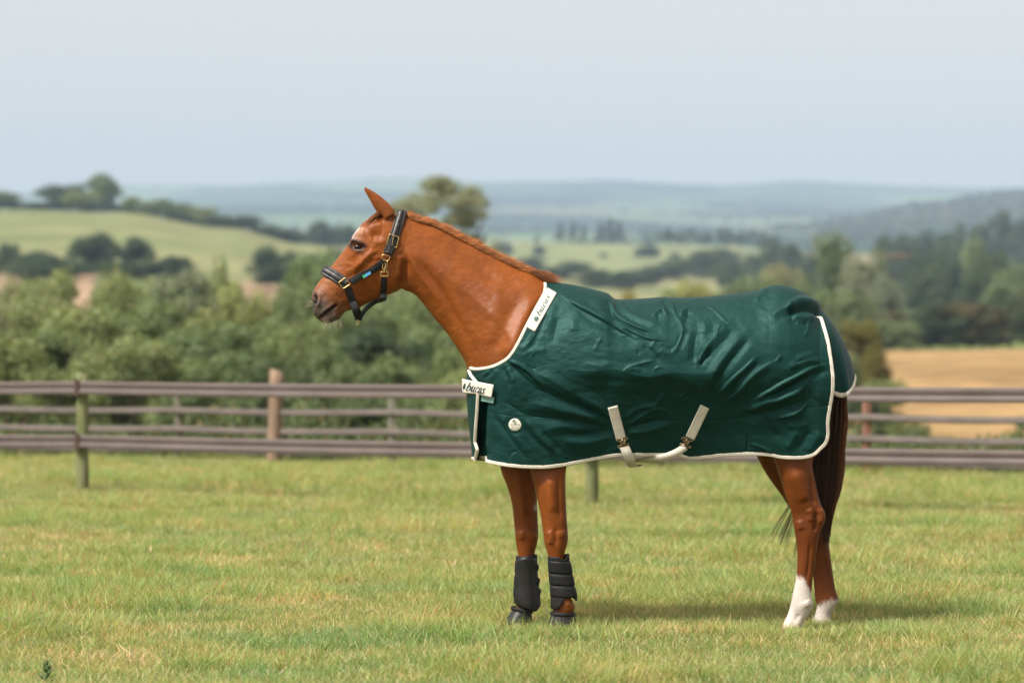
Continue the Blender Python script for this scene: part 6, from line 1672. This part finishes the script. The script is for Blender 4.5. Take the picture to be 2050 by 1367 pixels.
def field(y0, y1, dens, smul):
    A = .30 * (y1**2 - y0**2); n = int(A * dens)
    Y = np.sqrt(q.random(n) * (y1**2 - y0**2) + y0**2); X = q.uniform(-.30, .30, n) * Y
    return X, Y, np.full(n, smul)
L_ = [field(10.2, 17, 430, 1.0), field(17, 25, 230, 1.25), field(25, 37.6, 120, 1.6)]
X = np.concatenate([l[0] for l in L_]); Y = np.concatenate([l[1] for l in L_]); S = np.concatenate([l[2] for l in L_])
for fx, fy in ((1584, 1264), (1648, 1256)):      # longer grass round the feet
    Yf = F * HC / (fy - HOR); Xf = (fx - 1025) / F * Yf; kx = 30
    X = np.r_[X, Xf + q.normal(0, .13, kx)]; Y = np.r_[Y, Yf + q.normal(-.04, .10, kx)]; S = np.r_[S, np.full(kx, .85)]
n = len(X); dn = fbm2(X * .9, Y * 1.5, 111, 3); strawy = fbm2(X * .8 + 9, Y * 1.7, 112, 3)
k = q.random(n); idx = q.integers(0, 10, n)
idx = np.where((dn > .30) & (k < .5), q.integers(10, 13, n), idx); idx = np.where((strawy > .10) & (k > .45), q.integers(13, 15, n), idx)
scl = S * q.uniform(.75, 1.25, n) * (1 + .22 * dn)
for fx, fy in ((1122, 1266), (1036, 1258), (1584, 1270), (1648, 1262)):                                 # trodden shorter in front of the feet
    Yf = F * HC / (fy - HOR); Xf = (fx - 1025) / F * Yf; scl *= 1 - .45 * np.exp(-(((X - Xf) / .16) ** 2 + ((Y - Yf + .12) / .22) ** 2))
Z = ground_z(X, Y)
me_ = bpy.data.meshes.new('grass'); me_.vertices.add(n); me_.vertices.foreach_set('co', np.stack([X, Y, Z], -1).astype(np.float32).ravel()); me_.update()
for nm, ty, dat in (('idx', 'INT', idx.astype(np.int32)), ('rot', 'FLOAT', q.uniform(-2.3, 2.3, n).astype(np.float32)), ('scl', 'FLOAT', scl.astype(np.float32))):
    a_ = me_.attributes.new(nm, ty, 'POINT'); a_.data.foreach_set('value', dat)
grass = link(bpy.data.objects.new('grass', me_))
tag(grass, 'short mixed green and straw grass covering the paddock', 'grass', kind='stuff')
ng = bpy.data.node_groups.new('grass_scatter', 'GeometryNodeTree')
ng.interface.new_socket('Geometry', in_out='INPUT', socket_type='NodeSocketGeometry'); ng.interface.new_socket('Geometry', in_out='OUTPUT', socket_type='NodeSocketGeometry')
gi = ng.nodes.new('NodeGroupInput'); go = ng.nodes.new('NodeGroupOutput'); iop = ng.nodes.new('GeometryNodeInstanceOnPoints'); ci = ng.nodes.new('GeometryNodeCollectionInfo')
ci.inputs['Collection'].default_value = gcol; ci.inputs['Separate Children'].default_value = True; ci.inputs['Reset Children'].default_value = True
def nattr(nm, ty):
    a_ = ng.nodes.new('GeometryNodeInputNamedAttribute'); a_.data_type = ty; a_.inputs[0].default_value = nm; return a_.outputs[0]
cx_ = ng.nodes.new('ShaderNodeCombineXYZ'); ng.links.new(nattr('rot', 'FLOAT'), cx_.inputs[2])
iop.inputs['Pick Instance'].default_value = True
ng.links.new(gi.outputs[0], iop.inputs['Points']); ng.links.new(ci.outputs[0], iop.inputs['Instance']); ng.links.new(nattr('idx', 'INT'), iop.inputs['Instance Index'])
ng.links.new(cx_.outputs[0], iop.inputs['Rotation']); ng.links.new(nattr('scl', 'FLOAT'), iop.inputs['Scale']); ng.links.new(iop.outputs[0], go.inputs[0])
grass.modifiers.new('scatter', 'NODES').node_group = ng

# ---- a few taller weeds that stand out
stalkm = simple_mat('dry_stalk', (.40, .31, .17), .8, 0, .2, 40, .25, 0)
seedm = simple_mat('seed_head', (.52, .42, .27), .9, 0, .1, 200, .3, .3)
def stalk(px, py_root, py_tip, lean, label, head=True, group='dry grass stalks'):
    Y = F * HC / (py_root - HOR); x = (px - 1025) / F * Y; z = float(ground_z(x, Y)); h = (py_root - py_tip) / F * Y
    r = empty('grass_stalk', (x, Y, z)); tag(r, label, 'grass stalk', group)
    t = np.linspace(0, 1, 8); P = np.stack([x + lean * h * t**1.6, Y + 0 * t, z + h * t], -1)
    m = MB(); m.tube(P, np.linspace(.0018, .0010, 8), 6); keep(m.build('stem', stalkm), r)
    if head:
        c = P[-1]; keep(mesh('seed_head', *ellipsoid(c, (.0055, .0055, .020), 10, 8), seedm), r)
stalk(304, 1170, 1100, -.02, 'pale seed stalk standing alone in the open grass by the mossy post')
stalk(1222, 1196, 1150, .35, 'thin dry stalk leaning beside the near fore boot', False)
stalk(1915, 1268, 1215, .1, 'thin dry stalk in the grass behind the hind feet', False)
stalk(912, 1180, 1125, .0, 'dark upright seed stalk in front of the forelegs', True)
# young thistle at the lower edge
def thistle(px, py, h, label):
    Y = F * HC / (py - HOR); x = (px - 1025) / F * Y; z = float(ground_z(x, Y)); r = empty('thistle', (x, Y, z)); tag(r, label, 'weed')
    tm = simple_mat('thistle_green', (.055, .11, .035), .6, 0, .3, 60, .3, 0)
    m = MB(); m.tube(np.array([[x, Y, z], [x + .003, Y, z + h * .5], [x + .006, Y, z + h]]), [.004, .003, .002], 6); keep(m.build('stem', tm), r)
    q = np.random.default_rng(4)
    for i in range(26):
        f = i / 25; a = i * 2.4; L = .055 * (1 - .6 * f) + .012; c = np.array([x + .006 * f, Y, z + h * (.1 + .9 * f)]); d = np.array([math.cos(a), math.sin(a), .35 + .9 * f]); d /= np.linalg.norm(d); s = np.cross(d, (0, 0, 1)); s /= np.linalg.norm(s)
        V = [c, c + d * L * .4 + s * L * .16, c + d * L, c + d * L * .4 - s * L * .16, c + d * L * .45 + np.array([0, 0, .004])]
        keep(mesh('leaf', V, [[0, 1, 4], [1, 2, 4], [2, 3, 4], [3, 0, 4]], tm, None, False), r)
thistle(92, 1372, .11, 'small dark green thistle at the lower edge of the paddock')
# ================================================================ haze
hz = MB().box((0, 4820, 258), (9300, 4880, 268)).build('haze', None, None, False)
hm = bpy.data.materials.new('haze_air'); hm.use_nodes = True; nt = hm.node_tree
for n_ in list(nt.nodes):
    if n_.type == 'BSDF_PRINCIPLED': nt.nodes.remove(n_)
pv_ = nt.nodes.new('ShaderNodeVolumePrincipled'); pv_.inputs['Color'].default_value = (.55, .745, .97, 1); pv_.inputs['Density'].default_value = .00017; pv_.inputs['Anisotropy'].default_value = 0.0
nt.links.new(pv_.outputs[0], nt.nodes['Material Output'].inputs['Volume'])
hz.data.materials.append(hm); tag(hz, 'thin blue summer haze filling the valley air', 'haze', kind='stuff')
